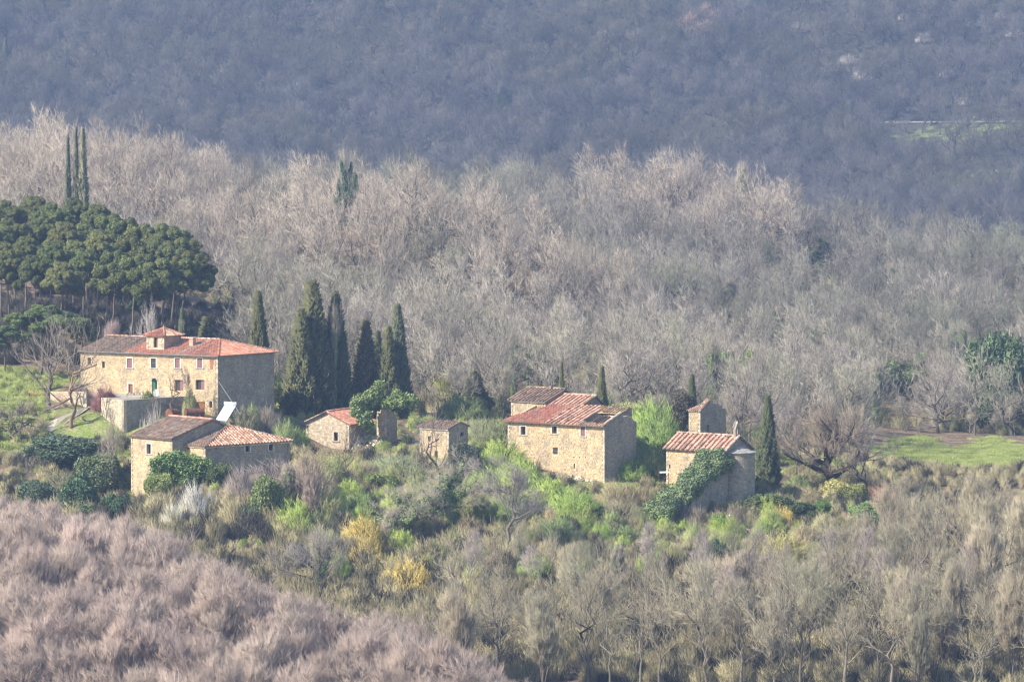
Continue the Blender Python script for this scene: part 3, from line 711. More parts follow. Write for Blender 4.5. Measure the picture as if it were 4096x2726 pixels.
# ---- C: gabled hut
def gable_hut():
    b = Bld('gabled_house', 1397, 1810, 704, 24, 'small pale house with its gable end and one window facing the valley', 'house')
    e = b.e; F3 = front3(); ze = b.f(1397, 1694)[1]; L = -b.f(1224, 1694)[0]; W = 9.0; zr = ze + 1.75; zb = -3; xm = -L / 2
    op = b.fr(1335, 1727, 1352, 1762)
    wall(e, F3, -L, 0, zb, [(-L, ze), (xm, zr), (0, ze)], [op], stone='stone_pale', quoin=(0, 1), sz=(.55, .33), seed=61, rough=.03)
    window(e, F3, op, 'frame')
    wall(e, side3(), 0, W, zb, [(0, ze), (W, ze)], [], stone='stone_grey_shade', mort='mortar_shade', seed=62); wall(e, left3(-L), 0, W, zb, [(0, ze), (W, ze)], [], seed=63, sz=(.8, .5)); wall(e, back3(W), -L, 0, zb, [(-L, ze), (xm, zr), (0, ze)], [], seed=64, sz=(.8, .5))
    q = .4; dz = .1
    roof_face(e, [(q, -.35, ze - .12), (q, W + .3, ze - .12), (xm, W + .3, zr + dz), (xm, -.35, zr + dz)], .36, .42, 'tile_new', seed=65)
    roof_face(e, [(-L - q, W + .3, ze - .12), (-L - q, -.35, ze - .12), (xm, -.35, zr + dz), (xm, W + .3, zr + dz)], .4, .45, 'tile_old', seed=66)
    ridge(e, (xm, -.35, zr + dz), (xm, W + .3, zr + dz), .36, 'tile_new'); ridge(e, (-L - q, -.38, ze - .1), (xm, -.38, zr + dz), .3, 'tile_old', seed=67, name='verge_tiles'); ridge(e, (q, -.38, ze - .1), (xm, -.38, zr + dz), .3, 'tile_new', seed=68, name='verge_tiles')
gable_hut()

# ---- D: stub of a ruined wall
def stub():
    b = Bld('ruined_wall', 1545, 1765, 707, 42, 'roofless square wall stub standing half under an ivy crown', 'ruin')
    e = b.e; L = -b.f(1508, 1700)[0]; zt = b.f(1545, 1634)[1]; W = b.s_(1588, 1700)[0]
    wall(e, front3(), -L, 0, -2, jag([(-L, zt - .5), (-L * .6, zt), (0, zt - .1)], .4, 7, .35), quoin=(0, 1), sz=(.5, .35), seed=71, rough=.08)
    wall(e, side3(), 0, W, -2, jag([(0, zt - .1), (W * .4, zt), (W * .7, zt - .6), (W, zt - 1.4)], .4, 8, .35), stone='stone_grey_shade', mort='mortar_shade', quoin=(0,), seed=72, rough=.08)
    wall(e, left3(-L), 0, W, -2, [(0, zt - .5), (W, zt - 1.2)], seed=73); wall(e, back3(W), -L, 0, -2, [(-L, zt - 1.2), (0, zt - 1.4)], seed=74)
stub()

# ---- E: small flat roofed ruin
def shed():
    b = Bld('abandoned_shed', 1795, 1842, 699, 42, 'small square abandoned stone shed with sagging slate grey roof', 'shed')
    e = b.e; F3 = front3(); ze = b.f(1795, 1714)[1]; L = -b.f(1680, 1714)[0]; W = b.s_(1871, 1710)[0]; zb = -2
    o1 = b.fr(1711, 1744, 1723, 1764); o2 = b.fr(1738, 1803, 1751, 1834)
    wall(e, F3, -L, 0, zb, [(-L, ze), (0, ze)], [o1, o2], quoin=(0, 1), seed=81, sz=(.5, .32)); window(e, F3, o1, 'dark'); window(e, F3, o2, 'dark')
    o3 = b.sr(1842, 1726, 1857, 1744)
    wall(e, side3(), 0, W, zb, [(0, ze), (W * .6, ze + .9), (W, ze + .2)], [o3], stone='stone_grey_shade', mort='mortar_shade', seed=82, quoin=(0,)); window(e, side3(), o3, 'dark')
    wall(e, left3(-L), 0, W, zb, [(0, ze), (W * .6, ze + .9), (W, ze + .2)], [], seed=83); wall(e, back3(W), -L, 0, zb, [(-L, ze + .2), (0, ze + .2)], [], seed=84, sz=(.8, .5))
    roof_face(e, [(-L - .35, -.3, ze), (.2, -.3, ze), (.2, W * .6, ze + 1.0), (-L - .35, W * .6, ze + 1.0)], .5, .45, 'tile_old', seed=85, miss=.12)
    roof_face(e, [(.2, W + .3, ze + .2), (-L - .35, W + .3, ze + .2), (-L - .35, W * .6, ze + 1.0), (.2, W * .6, ze + 1.0)], .6, .6, 'tile_old', seed=86, miss=.2)
    cornice(e, F3, -L, -.01, ze - .15, o=.22, m='slab')
shed()

# ---- F: the large half ruined house
def ruin():
    b = Bld('ruined_house', 2418, 1925, 692, 40, 'large half ruined stone house with broken mixed red and grey tile roofs', 'ruin')
    e = b.e; F3 = front3(); S3 = side3(); ze = b.f(2416, 1699)[1]; L = -b.f(2032, 1698)[0]; W = b.s_(2546, 1690)[0]; zb = -3
    A = b.fr(2083, 1705, 2103, 1737); B = b.fr(2208, 1705, 2228, 1732); C_ = b.fr(2323, 1706, 2341, 1743); D = b.fr(2211, 1789, 2231, 1815)
    hs = [b.fr(2294, 1853, 2300, 1873), b.fr(2316, 1826, 2321, 1831), b.fr(2339, 1826, 2344, 1831), b.fr(2293, 1826, 2298, 1831)]
    w = wall(e, F3, -L, 0, zb, [(-L, ze), (0, ze)], [A, B, C_, D] + hs, quoin=(0, 1), sz=(.45, .28), seed=91, rough=.08)
    window(e, F3, A, 'frame'); window(e, F3, B, 'frame'); window(e, F3, C_, 'shutter'); window(e, F3, D, 'grid')
    for h in hs: window(e, F3, h, 'hole')
    zp = b.s_(2483, 1652)[1]
    wall(e, S3, 0, W, zb, [(0, ze + .1), (1.5, ze + .8), (W / 2, zp)] + jag([(W / 2, zp), (W * .66, zp - .5), (W * .72, zp - .45), (W, ze - .1)], .4, 6)[1:], [b.sr(2443, 1738, 2447, 1745)], stone='stone_grey_shade', mort='mortar_shade', quoin=(0,), seed=92, sz=(.5, .28))
    wall(e, left3(-L), 0, W, zb, [(0, ze), (6.5, ze + 2), (W, ze + 1)], [], seed=93, sz=(.8, .5)); wall(e, back3(W), -L, 0, zb, [(-L, ze + .3), (-5, ze + .3), (-3, ze + .9), (0, ze + .2)], [], seed=94, sz=(.8, .5), mort='mortar_shade')
    # inner cross wall beside the hole and the floor inside
    xi = -5.2
    wall(e, side3(xi), .55, W - .5, -1, [(.55, ze + .3), (3.8, ze + 1.6), (W - .5, ze + .6)], [], stone='stone_grey_shade', mort='mortar_shade', seed=95, sz=(.6, .35), name='cross_wall')
    mb = MB(); mb.box(-L + .6, -.55, .55, W - .55, ze - 3.2, ze - 3.0); mb.build('floor', M['inside'], e)
    mb = MB()
    for k in range(5): mb.bar((xi + .3 + k * .95, .3, ze - .2), (xi + .6 + k * .9, 3.6 + .4 * math.sin(k * 3), ze + .2 + .9 * (k % 2)), .09, n=5)
    mb.build('rafters', M['wood'], e)
    q = .85; zi = ze - .12; yr = 6.4; zr = ze + 2.35; xl = -L - .45; xm = -11.6
    sag = lambda s, t: True
    roof_face(e, [(xl, -q, zi), (xm, -q, zi), (xm, yr, zr), (xl + 4.4, yr, zr), (xl + .5, 1.2, zi + .65)], .34, .42, 'tile_new', seed=96)
    roof_face(e, [(xm, -q, zi), (xi + .2, -q, zi), (xi + .2, yr - 1.5, zr - .5), (xi - .6, yr, zr), (xm, yr, zr)], .86, .5, 'tile_pink', mode='tiles', seed=97, wfac=.55, miss=.04)
    roof_face(e, [(xi + .2, -q, zi), (.35, -q, zi), (.35, .1, zi + .32), (-1.4, -.1, zi + .25), (-2.4, .3, zi + .4), (-3.6, 0, zi + .28), (xi + .2, .8, zi + .5)], .55, .4, 'tile_pink', seed=98)
    cornice(e, F3, -L, -.01, ze - .2, o=.42, h=.14, m='frame')
    mb = ridge(e, (.3, -.3, ze + .12), (.3, W * .48, zp + .12), .42, 'stone_pale', seed=99, name='verge_stones')
    # rear slope of the broken part, seen edge on, and its ragged tiles
    roof_face(e, [(-1.2, W + .3, ze + .15), (xi, W + .4, ze + .15), (xi, W * .84, ze + .75), (-3.2, W * .86, ze + .62), (-1.9, W * .80, ze + .8)], .5, .45, 'tile_moss', seed=100, miss=.1)
    ridge(e, (xi, W * .84, ze + .8), (-3.2, W * .86, ze + .66), .4, 'tile_pink', seed=101)
    # F2 upper left block
    y2 = 6.6; x2 = b.f(2183, 1700, y2)[0]; z2 = b.f(2183, 1604, y2)[1]; xl2 = b.f(2045, 1604, y2)[0]
    wall(e, front3(y2), xl2, x2, zb, [(xl2, z2), (x2, z2)], [], quoin=(0, 1), seed=103, rough=.08, name='upper_wall')
    W2 = 7.6; yr2 = y2 + 4.6; zr2 = z2 + 1.75
    wall(e, side3(x2), y2, y2 + W2, zb, [(y2, z2), (yr2, zr2 - .1), (y2 + W2, z2)], [], stone='stone_grey_shade', mort='mortar_shade', seed=104, name='upper_wall')
    wall(e, left3(xl2), y2, y2 + W2, zb, [(y2, z2), (yr2, zr2 - .1), (y2 + W2, z2)], [], seed=105, sz=(.8, .5), name='upper_wall'); wall(e, back3(y2 + W2), xl2, x2, zb, [(xl2, z2), (x2, z2)], [], seed=106, sz=(.9, .6), name='upper_wall')
    roof_face(e, [(xl2 - .5, y2 - .5, z2 - .05), (x2 + .3, y2 - .5, z2 - .05), (x2 + .3, yr2, zr2), (xl2 - .5, yr2, zr2)], .72, .5, 'tile_old', mode='tiles', seed=107, wfac=.56, miss=.03)
    roof_face(e, [(x2 + .3, y2 + W2 + .4, z2), (xl2 - .5, y2 + W2 + .4, z2), (xl2 - .5, yr2, zr2), (x2 + .3, yr2, zr2)], 1, 1, 'tile_old', seed=108)
    ridge(e, (xl2 - .5, yr2, zr2), (x2 + .3, yr2, zr2), .4, 'tile_old', seed=109); cornice(e, front3(y2), xl2, x2 - .01, z2 - .18, o=.36, h=.12, m='slab')
    mb = MB(); mb.box(xl2 + 4.6, xl2 + 5.0, yr2 - .5, yr2 - .1, zr2 - .2, zr2 + .45); mb.build('chimney', M['tile_old'], e)
    # F3 middle block
    x3 = b.f(2312, 1700, y2)[0]; z3 = b.f(2312, 1631, y2)[1]; xs = x2 + .003; y3 = y2 + .01; yr3 = y3 + 4.3; zr3 = z3 + 1.75
    wall(e, front3(y3), xs, x3, zb, [(xs, z3), (x3, z3)], [], seed=110, name='upper_wall')
    wall(e, side3(x3), y3, y3 + 6.5, zb, [(y3, z3), (yr3, zr3 - .1), (y3 + 6.5, z3)], [], stone='stone_grey_shade', mort='mortar_shade', seed=111, name='upper_wall')
    wall(e, back3(y3 + 6.5), xs, x3, zb, [(xs, z3), (x3, z3)], [], seed=112, sz=(.9, .6), name='upper_wall')
    roof_face(e, [(xs + .3, y3 - .4, z3 - .05), (x3 + .35, y3 - .4, z3 - .05), (x3 + .35, yr3, zr3), (xs + .3, yr3, zr3)], .84, .5, 'tile_pink', mode='tiles', seed=113, wfac=.55)
    roof_face(e, [(x3 + .35, y3 + 6.9, z3), (xs + .3, y3 + 6.9, z3), (xs + .3, yr3, zr3), (x3 + .35, yr3, zr3)], 1, 1, 'tile_old', seed=114)
    ridge(e, (xs + .3, yr3, zr3), (x3 + .35, yr3, zr3), .4, 'tile_pink', seed=115); ridge(e, (x3 + .35, y3 - .4, z3), (x3 + .35, yr3, zr3), .4, 'tile_moss', seed=116, name='verge_tiles')
    # F4 rear low block with ragged orange tiles
    y4 = W + .02; xa = x3 + .6; xb = b.f(2475, 1646, y4)[0]; z4 = b.f(2430, 1650, y4)[1]
    wall(e, front3(y4 + .6), xa, xb, zb, [(xa, z4), (xb, z4)], [], seed=117, mort='mortar_shade', stone='stone_grey_shade', name='rear_wall'); wall(e, side3(xb), y4 + .6, y4 + 3.4, zb, [(y4 + .6, z4), (y4 + 3.4, z4 + 1.1)], [], seed=118, mort='mortar_shade', stone='stone_grey_shade', name='rear_wall')
    roof_face(e, [(xa, y4 + .2, z4), (xb + .4, y4 + .2, z4), (xb + .4, y4 + 3.6, z4 + 1.35), (xb - 3, y4 + 3.2, z4 + 1.15), (xa + 2.4, y4 + 2.2, z4 + .85), (xa, y4 + 2.6, z4 + 1.0)], .6, .46, 'tile_moss', seed=119, miss=.12)
    cornice(e, front3(y4 + .6), xa, xb, z4 - .02, o=.45, h=.12, m='stone_pale')
    nbw = NB(); rw = np.random.default_rng(3); n_ = 240; xx = rw.uniform(xi, .2, n_) + rw.normal(size=n_) * .2; yy = np.where(rw.random(n_) < .2, W * .9 + rw.normal(size=n_) * .2, y4 + 1 + rw.random(n_) * 2); zz = np.where(yy < y4, ze + .5, z4 + .5 + .3 * (yy - y4))
    spikes(nbw, np.stack([xx, yy, zz], 1), unit(np.array([0, 0, 1.]) + .4 * rw.normal(size=(n_, 3))), .3 + .4 * rw.random(n_), np.full(n_, .05), rw.random(n_)); wd = link('roof_weeds', nbw.mesh('roof_weeds', M['leaf']), e); wd.color = (.30, .34, .12, 1); wd['kind'] = 'stuff'
    # rubble at the foot
    rd = random.Random(8)
    for k in range(46):
        x = rd.uniform(-9.5, .5); y = -rd.uniform(.4, 3.2); p = b.M @ Vector((x, y, 0)); g = H1(p.x, p.y); s = rd.uniform(.15, .42)
        mb = MB(); v = [(sx * s * rd.uniform(.6, 1), sy * s * rd.uniform(.5, .9), sz_ * s * rd.uniform(.4, .7)) for sz_ in (-1, 1) for sx, sy in ((-1, -1), (1, -1), (1, 1), (-1, 1))]
        mb.add(v, [(0, 3, 2, 1), (4, 5, 6, 7), (0, 1, 5, 4), (1, 2, 6, 5), (2, 3, 7, 6), (3, 0, 4, 7)], rd.random()); o = mb.build('fallen_stone', M['stone_pale']); o.location = (p.x, p.y, g + s * .25); o.rotation_euler = (rd.random(), rd.random(), rd.random() * 6)
        tag(o, 'fallen wall stone lying at the foot of the half ruined house', 'stone', 'fallen stones below the ruined house')
ruin()

# ---- G: the chapel
def chapel():
    b = Bld('chapel', 2902, 2015, 689, 40, 'stone chapel with ribbed pink tile roof, rounded end and tiny bell gable', 'chapel')
    e = b.e; F3 = front3(); S3 = side3(); ze = b.f(2902, 1797)[1]; L = -b.f(2666, 1803)[0]; W = b.s_(3001, 1790)[0]; zb = -2.5; ym = W / 2; zr = b.s_(2946, 1744)[1]
    hole = b.fr(2671, 1857, 2682, 1872)
    wall(e, F3, -L, 0, zb, [(-L, ze), (0, ze)], [hole], quoin=(0, 1), seed=121, sz=(.6, .34), rough=.07); window(e, F3, hole, 'dark')
    wall(e, S3, 0, W, zb, [(0, ze), (ym, zr - .12), (W, ze)], [], stone='stone_grey_shade', mort='mortar_shade', quoin=(0, 1), seed=122, sz=(.6, .34))
    wall(e, left3(-L), 0, W, zb, [(0, ze), (ym, zr - .12), (W, ze)], [], seed=123, sz=(.8, .5)); wall(e, back3(W), -L, 0, zb, [(-L, ze), (0, ze)], [], seed=124, sz=(.9, .6))
    q = .62; dz = (zr - ze) * q / ym
    roof_face(e, [(-L - .4, -q, ze - dz), (.35, -q, ze - dz), (.35, ym, zr), (-L - .4, ym, zr)], .92, .52, 'tile_pink', mode='tiles', seed=125, wfac=.58)
    roof_face(e, [(.35, W + q, ze - dz), (-L - .4, W + q, ze - dz), (-L - .4, ym, zr), (.35, ym, zr)], .92, .6, 'tile_old', seed=126)
    ridge(e, (-L - .4, ym, zr), (.35, ym, zr), .42, 'tile_pink', seed=127)
    for y0_, s in ((-q, 1), (W + q, 2)): ridge(e, (.36, y0_, ze - dz + .02), (.36, ym, zr + .02), .42, 'stone_pale', seed=127 + s, name='verge_stones')
    cornice(e, F3, -L, -.01, ze - .2, o=.32, h=.13, m='frame')
    # rounded apse on the shaded end
    n = 10; ra = W * .40; cyy = ym + .1; za = ze - .65; mb = MB(); cap = MB(); st = MB(); rd = random.Random(3)
    pts = [(math.sin(math.pi * k / n) * ra + .0, cyy - math.cos(math.pi * k / n) * ra) for k in range(n + 1)]
    for k in range(n):
        (xa, ya), (xb, yb) = pts[k], pts[k + 1]; mb.quad((xa, ya, zb), (xb, yb, zb), (xb, yb, za), (xa, ya, za))
        nx, ny = (xa + xb) / 2, (ya + yb) / 2 - cyy; nl = math.hypot(nx, ny); nx /= nl; ny /= nl; z = zb
        while z < za - .35:
            h = rd.uniform(.25, .42); c0, c1 = .04 + rd.random() * .1, .96 - rd.random() * .1; f0 = lambda c, zz, o_: (xa + (xb - xa) * c + nx * o_, ya + (yb - ya) * c + ny * o_, zz)
            st.add([f0(c0, z, 0), f0(c1, z, 0), f0(c1, z + h - .04, 0), f0(c0, z + h - .04, 0), f0(c0 + .03, z + .03, .05), f0(c1 - .03, z + .03, .05), f0(c1 - .03, z + h - .07, .05), f0(c0 + .03, z + h - .07, .05)], [(4, 5, 6, 7), (0, 1, 5, 4), (1, 2, 6, 5), (2, 3, 7, 6), (3, 0, 4, 7)], rd.random()); z += h
        g = 1.13; A_ = (xa * g, cyy + (ya - cyy) * g, za); B_ = (xb * g, cyy + (yb - cyy) * g, za); T_ = (.06, cyy, za + .95)
        for j in range(3):
            l0, l1 = j / 3, (j + 1) / 3; mixp = lambda Pp, l, u_: tuple(Pp[i] * (1 - l) + T_[i] * l + (u_ if i == 2 else 0) for i in range(3)); s = MB()
            v = [mixp(A_, l0, .12), mixp(B_, l0, .12), mixp(B_, l1, .06), mixp(A_, l1, .06), mixp(A_, l0, 0), mixp(B_, l0, 0), mixp(B_, l1, -.02), mixp(A_, l1, -.02)]
            s.add(v, [(0, 1, 2, 3), (0, 4, 5, 1), (1, 5, 6, 2), (2, 6, 7, 3), (3, 7, 4, 0), (7, 6, 5, 4)], rd.random()); s.build('roof_slab', M['slab'], e)
    ap = mb.build('apse', M['mortar_shade'], e); tag(st.build('stones', M['stone_grey_shade'], ap), kind='stuff')
    # bell gable on the ridge end
    bx = -.45; bg_ = MB(); y0_, y1_ = ym - .65, ym + .65; zt = b.s_(2956, 1712, bx)[1]
    bg_.box(bx, bx + .45, y0_, y0_ + .38, zr - .4, zt); bg_.box(bx, bx + .45, y1_ - .38, y1_, zr - .4, zt)
    v = [(x, y, z) for x in (bx, bx + .45) for (y, z) in ((y0_, zt), (y0_ + .38, zt), (ym, zt + .42), (y1_ - .38, zt), (y1_, zt), (ym, zt + 1.15))]
    bg_.add(v, [(0, 5, 2, 1), (5, 4, 3, 2), (6, 7, 8, 11), (11, 8, 9, 10), (0, 6, 11, 5), (5, 11, 10, 4), (1, 2, 8, 7), (2, 3, 9, 8)], .5)
    bgo = bg_.build('bell_gable', M['stone_grey_shade'], e); c = MB(); c.bar((bx - .05, y0_ - .1, zt + .05), (bx - .05, ym, zt + 1.3), .1, n=4); c.bar((bx - .05, ym, zt + 1.3), (bx - .05, y1_ + .1, zt + .05), .1, n=4); c.build('coping', M['slab'], bgo)
    return b
bG = chapel()

# ---- H: tower ruin behind the chapel
def tower():
    b = Bld('ruined_tower', 2801, 1840, 714, 40, 'tall roofless ruin with slit window rising behind the chapel roof', 'ruin')
    e = b.e; ze = b.f(2801, 1640)[1]; L = -b.f(2756, 1640)[0]; W = b.s_(2904, 1650)[0]; zp = b.s_(2838, 1595)[1]; zs = b.s_(2862, 1613)[1]; zd = b.s_(2902, 1634)[1]
    u1 = b.s_(2838, 1600)[0]; u2 = b.s_(2856, 1600)[0]; sl = b.sr(2826, 1698, 2837, 1725)
    wall(e, front3(), -L, 0, -3, [(-L, ze), (0, ze)], [], quoin=(0, 1), seed=131, rough=.09)
    wall(e, side3(), 0, W, -3, jag([(0, ze + .1), (u1 * .5, ze + .9), (u1, zp), (u2, zp - .5), (W * .7, zs), (W, zd)], .32, 5), [sl, b.sr(2863, 1653, 2868, 1659)], stone='stone_grey_shade', mort='mortar_shade', quoin=(0,), seed=132, rough=.06)
    wall(e, left3(-L), 0, W, -3, [(0, ze), (u1, zp - .9), (W, zd - 1)], [], seed=133); wall(e, back3(W), -L, 0, -3, [(-L, zd - 1), (0, zd)], [], seed=134)
    q = .3
    roof_face(e, [(-L - .4, -q, ze - .1), (.2, -q, ze - .1), (.2, u1, zp + .05), (-.5, u1, zp + .05), (-.9, u1 * .35, ze + .7)], .42, .42, 'tile_pink', seed=135, miss=.05)
    cornice(e, front3(), -L, -.01, ze - .15, o=.25, h=.12)
tower()

# ---- walls, gate and terrace of the farmhouse garden
def free_wall(name, pA, pB, h, label, cat='wall', th=.5, stone='stone_pale', mort='mortar', sink=1.2, seed=1, group=None, hB=None):
    """free standing wall between two ground points"""
    pA = Vector(pA); pB = Vector(pB); d = pB - pA; L = math.hypot(d.x, d.y); a = math.atan2(d.y, d.x)
    e = empty(name, pA, a, label, cat, group); dz = pB.z - pA.z; hB = h if hB is None else hB
    top = [(0, h), (L, hB + dz)]
    rd = random.Random(seed); n = max(2, int(L / 1.2)); top = [(L * k / n, h + (hB + dz - h) * k / n + rd.uniform(-.06, .06)) for k in range(n + 1)]
    zb = min(0, dz) - sink
    w = wall(e, front3(), 0, L, zb, top, [], stone=stone, mort=mort, th=th, seed=seed, sz=(.45, .26), rough=.08)
    wall(e, side3(L), .002, th - .002, zb, [(0, top[-1][1]), (th, top[-1][1])], [], stone='stone_grey_shade', mort=mort, th=.2, seed=seed + 1)
    # coping stones one by one
    u = 0
    while u < L - .2:
        l = min(rd.uniform(.5, .8), L - u); m_ = MB(); z = prof(top, u + l / 2); m_.box(u + .01, u + l - .01, -.05, th + .05, z - .02, z + .12 + rd.uniform(0, .05), rd.random()); m_.build('coping_stone', M['stone_pale'], w); u += l
    return e
def gp(px, row): return hit(px, row, 640, 800)[0]
def z_at(p, row, d=None):
    """height that shows at that row above ground point p"""
    _, _, dep = rows(p.x, p.y, p.z); return float(P(0, row, dep)[2])
a0, a1 = at(200, 708), at(336, 703)
free_wall('garden_wall', a0, a1, z_at(a0, 1570) - a0.z, 'low sunlit stone garden wall left of the gate', seed=5, hB=z_at(a1, 1570) - a1.z)
for px in (341, 397):
    p = at(px, 702); h = z_at(p, 1560) - p.z; e = empty('gate_post', p, -.3, 'square stone gate post %s the iron gate' % ('left of' if px < 360 else 'right of'), 'gate post', 'gate posts')
    mb = MB(); mb.box(-.32, .32, -.32, .32, -1, h, .6); mb.build('shaft', M['stone_pale'], e); mb = MB(); mb.box(-.4, .4, -.4, .4, h + .002, h + .18, .3); mb.box(-.2, .2, -.2, .2, h + .184, h + .36, .5); mb.build('cap', M['slab'], e)
p = at(369, 702); h = z_at(p, 1578) - p.z; e = empty('iron_gate', p, 0, 'grey iron bar gate closed between two stone posts', 'gate'); wg = 1.6
mb = MB(); mb.box(-.85, .85, -.03, .03, .05, .12); mb.box(-.85, .85, -.03, .03, h - .35, h - .28); mb.build('rail', M['iron'], e)
for k in range(9): mb = MB(); mb.bar((-.8 + k * .2, 0, .05), (-.8 + k * .2, 0, h + .15 * math.sin(k / 8 * math.pi)), .03, n=5); mb.build('bar', M['iron'], e)
# terrace: lit left face, shaded right face
tcn = at(494, 690); tz = z_at(tcn, 1600)
tl_ = at(404, 697); tr_ = at(775, 702); 
def corner_terrace():
    e = empty('terrace_wall', tcn, 0, 'high retaining wall of the yard terrace, sunlit left and shaded right', 'retaining wall')
    for i, (p0, p1, st, mo) in enumerate(((tl_, tcn, 'stone_pale', 'mortar'), (tcn, tr_, 'stone_grey_shade', 'mortar_shade'))):
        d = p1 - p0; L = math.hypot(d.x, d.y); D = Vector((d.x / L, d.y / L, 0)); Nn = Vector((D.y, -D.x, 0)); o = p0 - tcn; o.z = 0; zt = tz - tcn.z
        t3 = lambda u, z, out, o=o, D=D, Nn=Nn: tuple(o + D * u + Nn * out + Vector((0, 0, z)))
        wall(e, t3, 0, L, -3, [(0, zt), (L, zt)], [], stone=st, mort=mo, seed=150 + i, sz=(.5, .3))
    zt = tz - tcn.z - .12; pts = [tl_, tcn, tr_, Vector((tr_.x - 1, tr_.y + 14, 0)), Vector((tl_.x + 1, tl_.y + 20, 0))]
    mb = MB(); mb.add([(q.x - tcn.x, q.y - tcn.y, zt) for q in pts], [tuple(range(5))]); mb.build('yard_floor', M['path'], e)
corner_terrace()
# path to the gate
mb = MB(); pts = []
for i, (px, d) in enumerate(((120, 690), (220, 693), (300, 697), (345, 700), (370, 703))):
    q = at(px, d, .12); w_ = 1.9; pts.append(((q.x - .3, q.y - w_, H1(q.x, q.y - w_) + .15), (q.x + .3, q.y + w_, H1(q.x, q.y + w_) + .15)))
for (a, b_), (c, d) in zip(pts[:-1], pts[1:]): mb.quad(a, c, d, b_)
tag(mb.build('path', M['path']), 'pale gravel path to the garden gate', kind='structure')

# ---- yard furniture
def px_m(d): return F / d
def dish():
    p = Vector(P(626, 1597, 697)); e = empty('satellite_dish', p, R(-20), 'white satellite dish beside the green arched door', 'satellite dish')
    nb = MB(); n = 18; c = Vector((0, 0, 1.05)); ring = []
    for j in range(4):
        r = .62 * j / 3; dep = .16 * (j / 3) ** 2
        for k in range(n): a = 2 * math.pi * k / n; ring.append((math.cos(a) * r, -.2 - dep * -1 * -1 + dep * 0, 0) if False else (math.cos(a) * r * .8, -dep, 1.05 + math.sin(a) * r))
    f = [(j * n + k, j * n + (k + 1) % n, (j + 1) * n + (k + 1) % n, (j + 1) * n + k) for j in range(3) for k in range(n)]
    nb.add(ring, f); nb.build('bowl', M['white'], e)
    s = MB(); s.bar((0, .05, -.6), (0, .05, 1.0), .04); s.build('pole', M['iron'], e); s = MB(); s.bar((0, 0, .5), (0, -.55, .95), .02, n=4); s.box(-.06, .06, -.62, -.5, .9, 1.02); s.build('feed_arm', M['iron'], e)
dish()
def solar():
    d = 693; p = Vector(P(905, 1690, d)); e = empty('solar_water_heater', p, 0, 'white tilted solar water heater with tank behind the cottage roof', 'solar heater')
    q = lambda px, row, dd: Vector(P(px, row, d + dd)) - p
    A, B, C_, D = q(862, 1679, -1.6), q(906, 1683, -1.6), q(943, 1622, 1.6), q(898, 1620, 1.6)
    n = (B - A).cross(D - A).normalized(); mb = MB(); v = [A, B, C_, D, A - n * .12, B - n * .12, C_ - n * .12, D - n * .12]
    mb.add([tuple(x) for x in v], [(0, 1, 2, 3), (7, 6, 5, 4), (0, 4, 5, 1), (1, 5, 6, 2), (2, 6, 7, 3), (3, 7, 4, 0)]); mb.build('collector_panel', M['white'], e)
    mb = MB(); t0, t1 = q(896, 1613, 1.7), q(945, 1616, 1.7); mb.bar(t0, t1, .34, n=14); mb.build('water_tank', M['white'], e)
    for a, b_ in ((A, D), (B, C_)):
        for k in (.05, .95):
            t_ = a.lerp(b_, k); s = MB(); s.bar(t_ - n * .13, (t_.x, t_.y, -1.5), .05, n=5); s.build('leg', M['iron'], e)
    s = MB(); s.bar(t0 - Vector((0, 0, .3)), (t0.x, t0.y, -1.5), .06); s.bar(t1 - Vector((0, 0, .3)), (t1.x, t1.y, -1.5), .06); s.bar((t1.x, t1.y, 0), tuple(C_ - n * .15), .05); s.build('stand', M['iron'], e)
solar()
def tank(px0, px1, row, d, r, label):
    a = Vector(P(px0, row, d)); b_ = Vector(P(px1, row, d + 1.2)); e = empty('fuel_tank', ((a + b_) / 2) - Vector((0, 0, r)), 0, label, 'tank'); c = Vector(e.location)
    mb = MB(); mb.bar(a - c, b_ - c, r, n=18); mb.build('barrel', M['rust'], e)
    for k in (.02, .5, .98): s = MB(); u = (a - c).lerp(b_ - c, k); v = (b_ - a).normalized() * .06; s.bar(u - v, u + v, r * 1.03, n=18); s.build('hoop', M['rust'], e)
    for k in (.2, .8): s = MB(); u = (a - c).lerp(b_ - c, k); s.box(u.x - .12, u.x + .12, u.y - r * .8, u.y + r * .8, -1.2, r * .35); s.build('foot', M['slab'], e)
tank(741, 814, 1648, 694, .66, 'rusty cylindrical tank lying beside the lower door of the farmhouse')
tank(676, 704, 1653, 692, .76, 'short dark red tank left of the longer rusty tank')
def strut():
    a = Vector(P(876, 1527, 699.5)); b_ = Vector(P(962, 1632, 690)); e = empty('stay_cable', b_, 0, 'slanting grey cable from the farmhouse corner down to the ground', 'cable'); mb = MB(); mb.bar(a - b_, (0, 0, -1), .05, n=5); mb.build('cable', M['iron'], e)
strut()
for i, (px, row) in enumerate(((493, 1712), (560, 1716), (578, 1714))):
    p = hit(px, row, 650, 760)[0]; mb = MB(); mb.bar((0, 0, -.5), (.05, 0, 1.5), .08, .06, n=6, t=.5); mb.box(-.07, .09, -.07, .07, 1.45, 1.52)
    o = mb.build('fence_post', M['slab']); o.location = p; tag(o, 'grey wooden fence post on the grass under the terrace wall', 'fence post', 'fence posts on the grass')
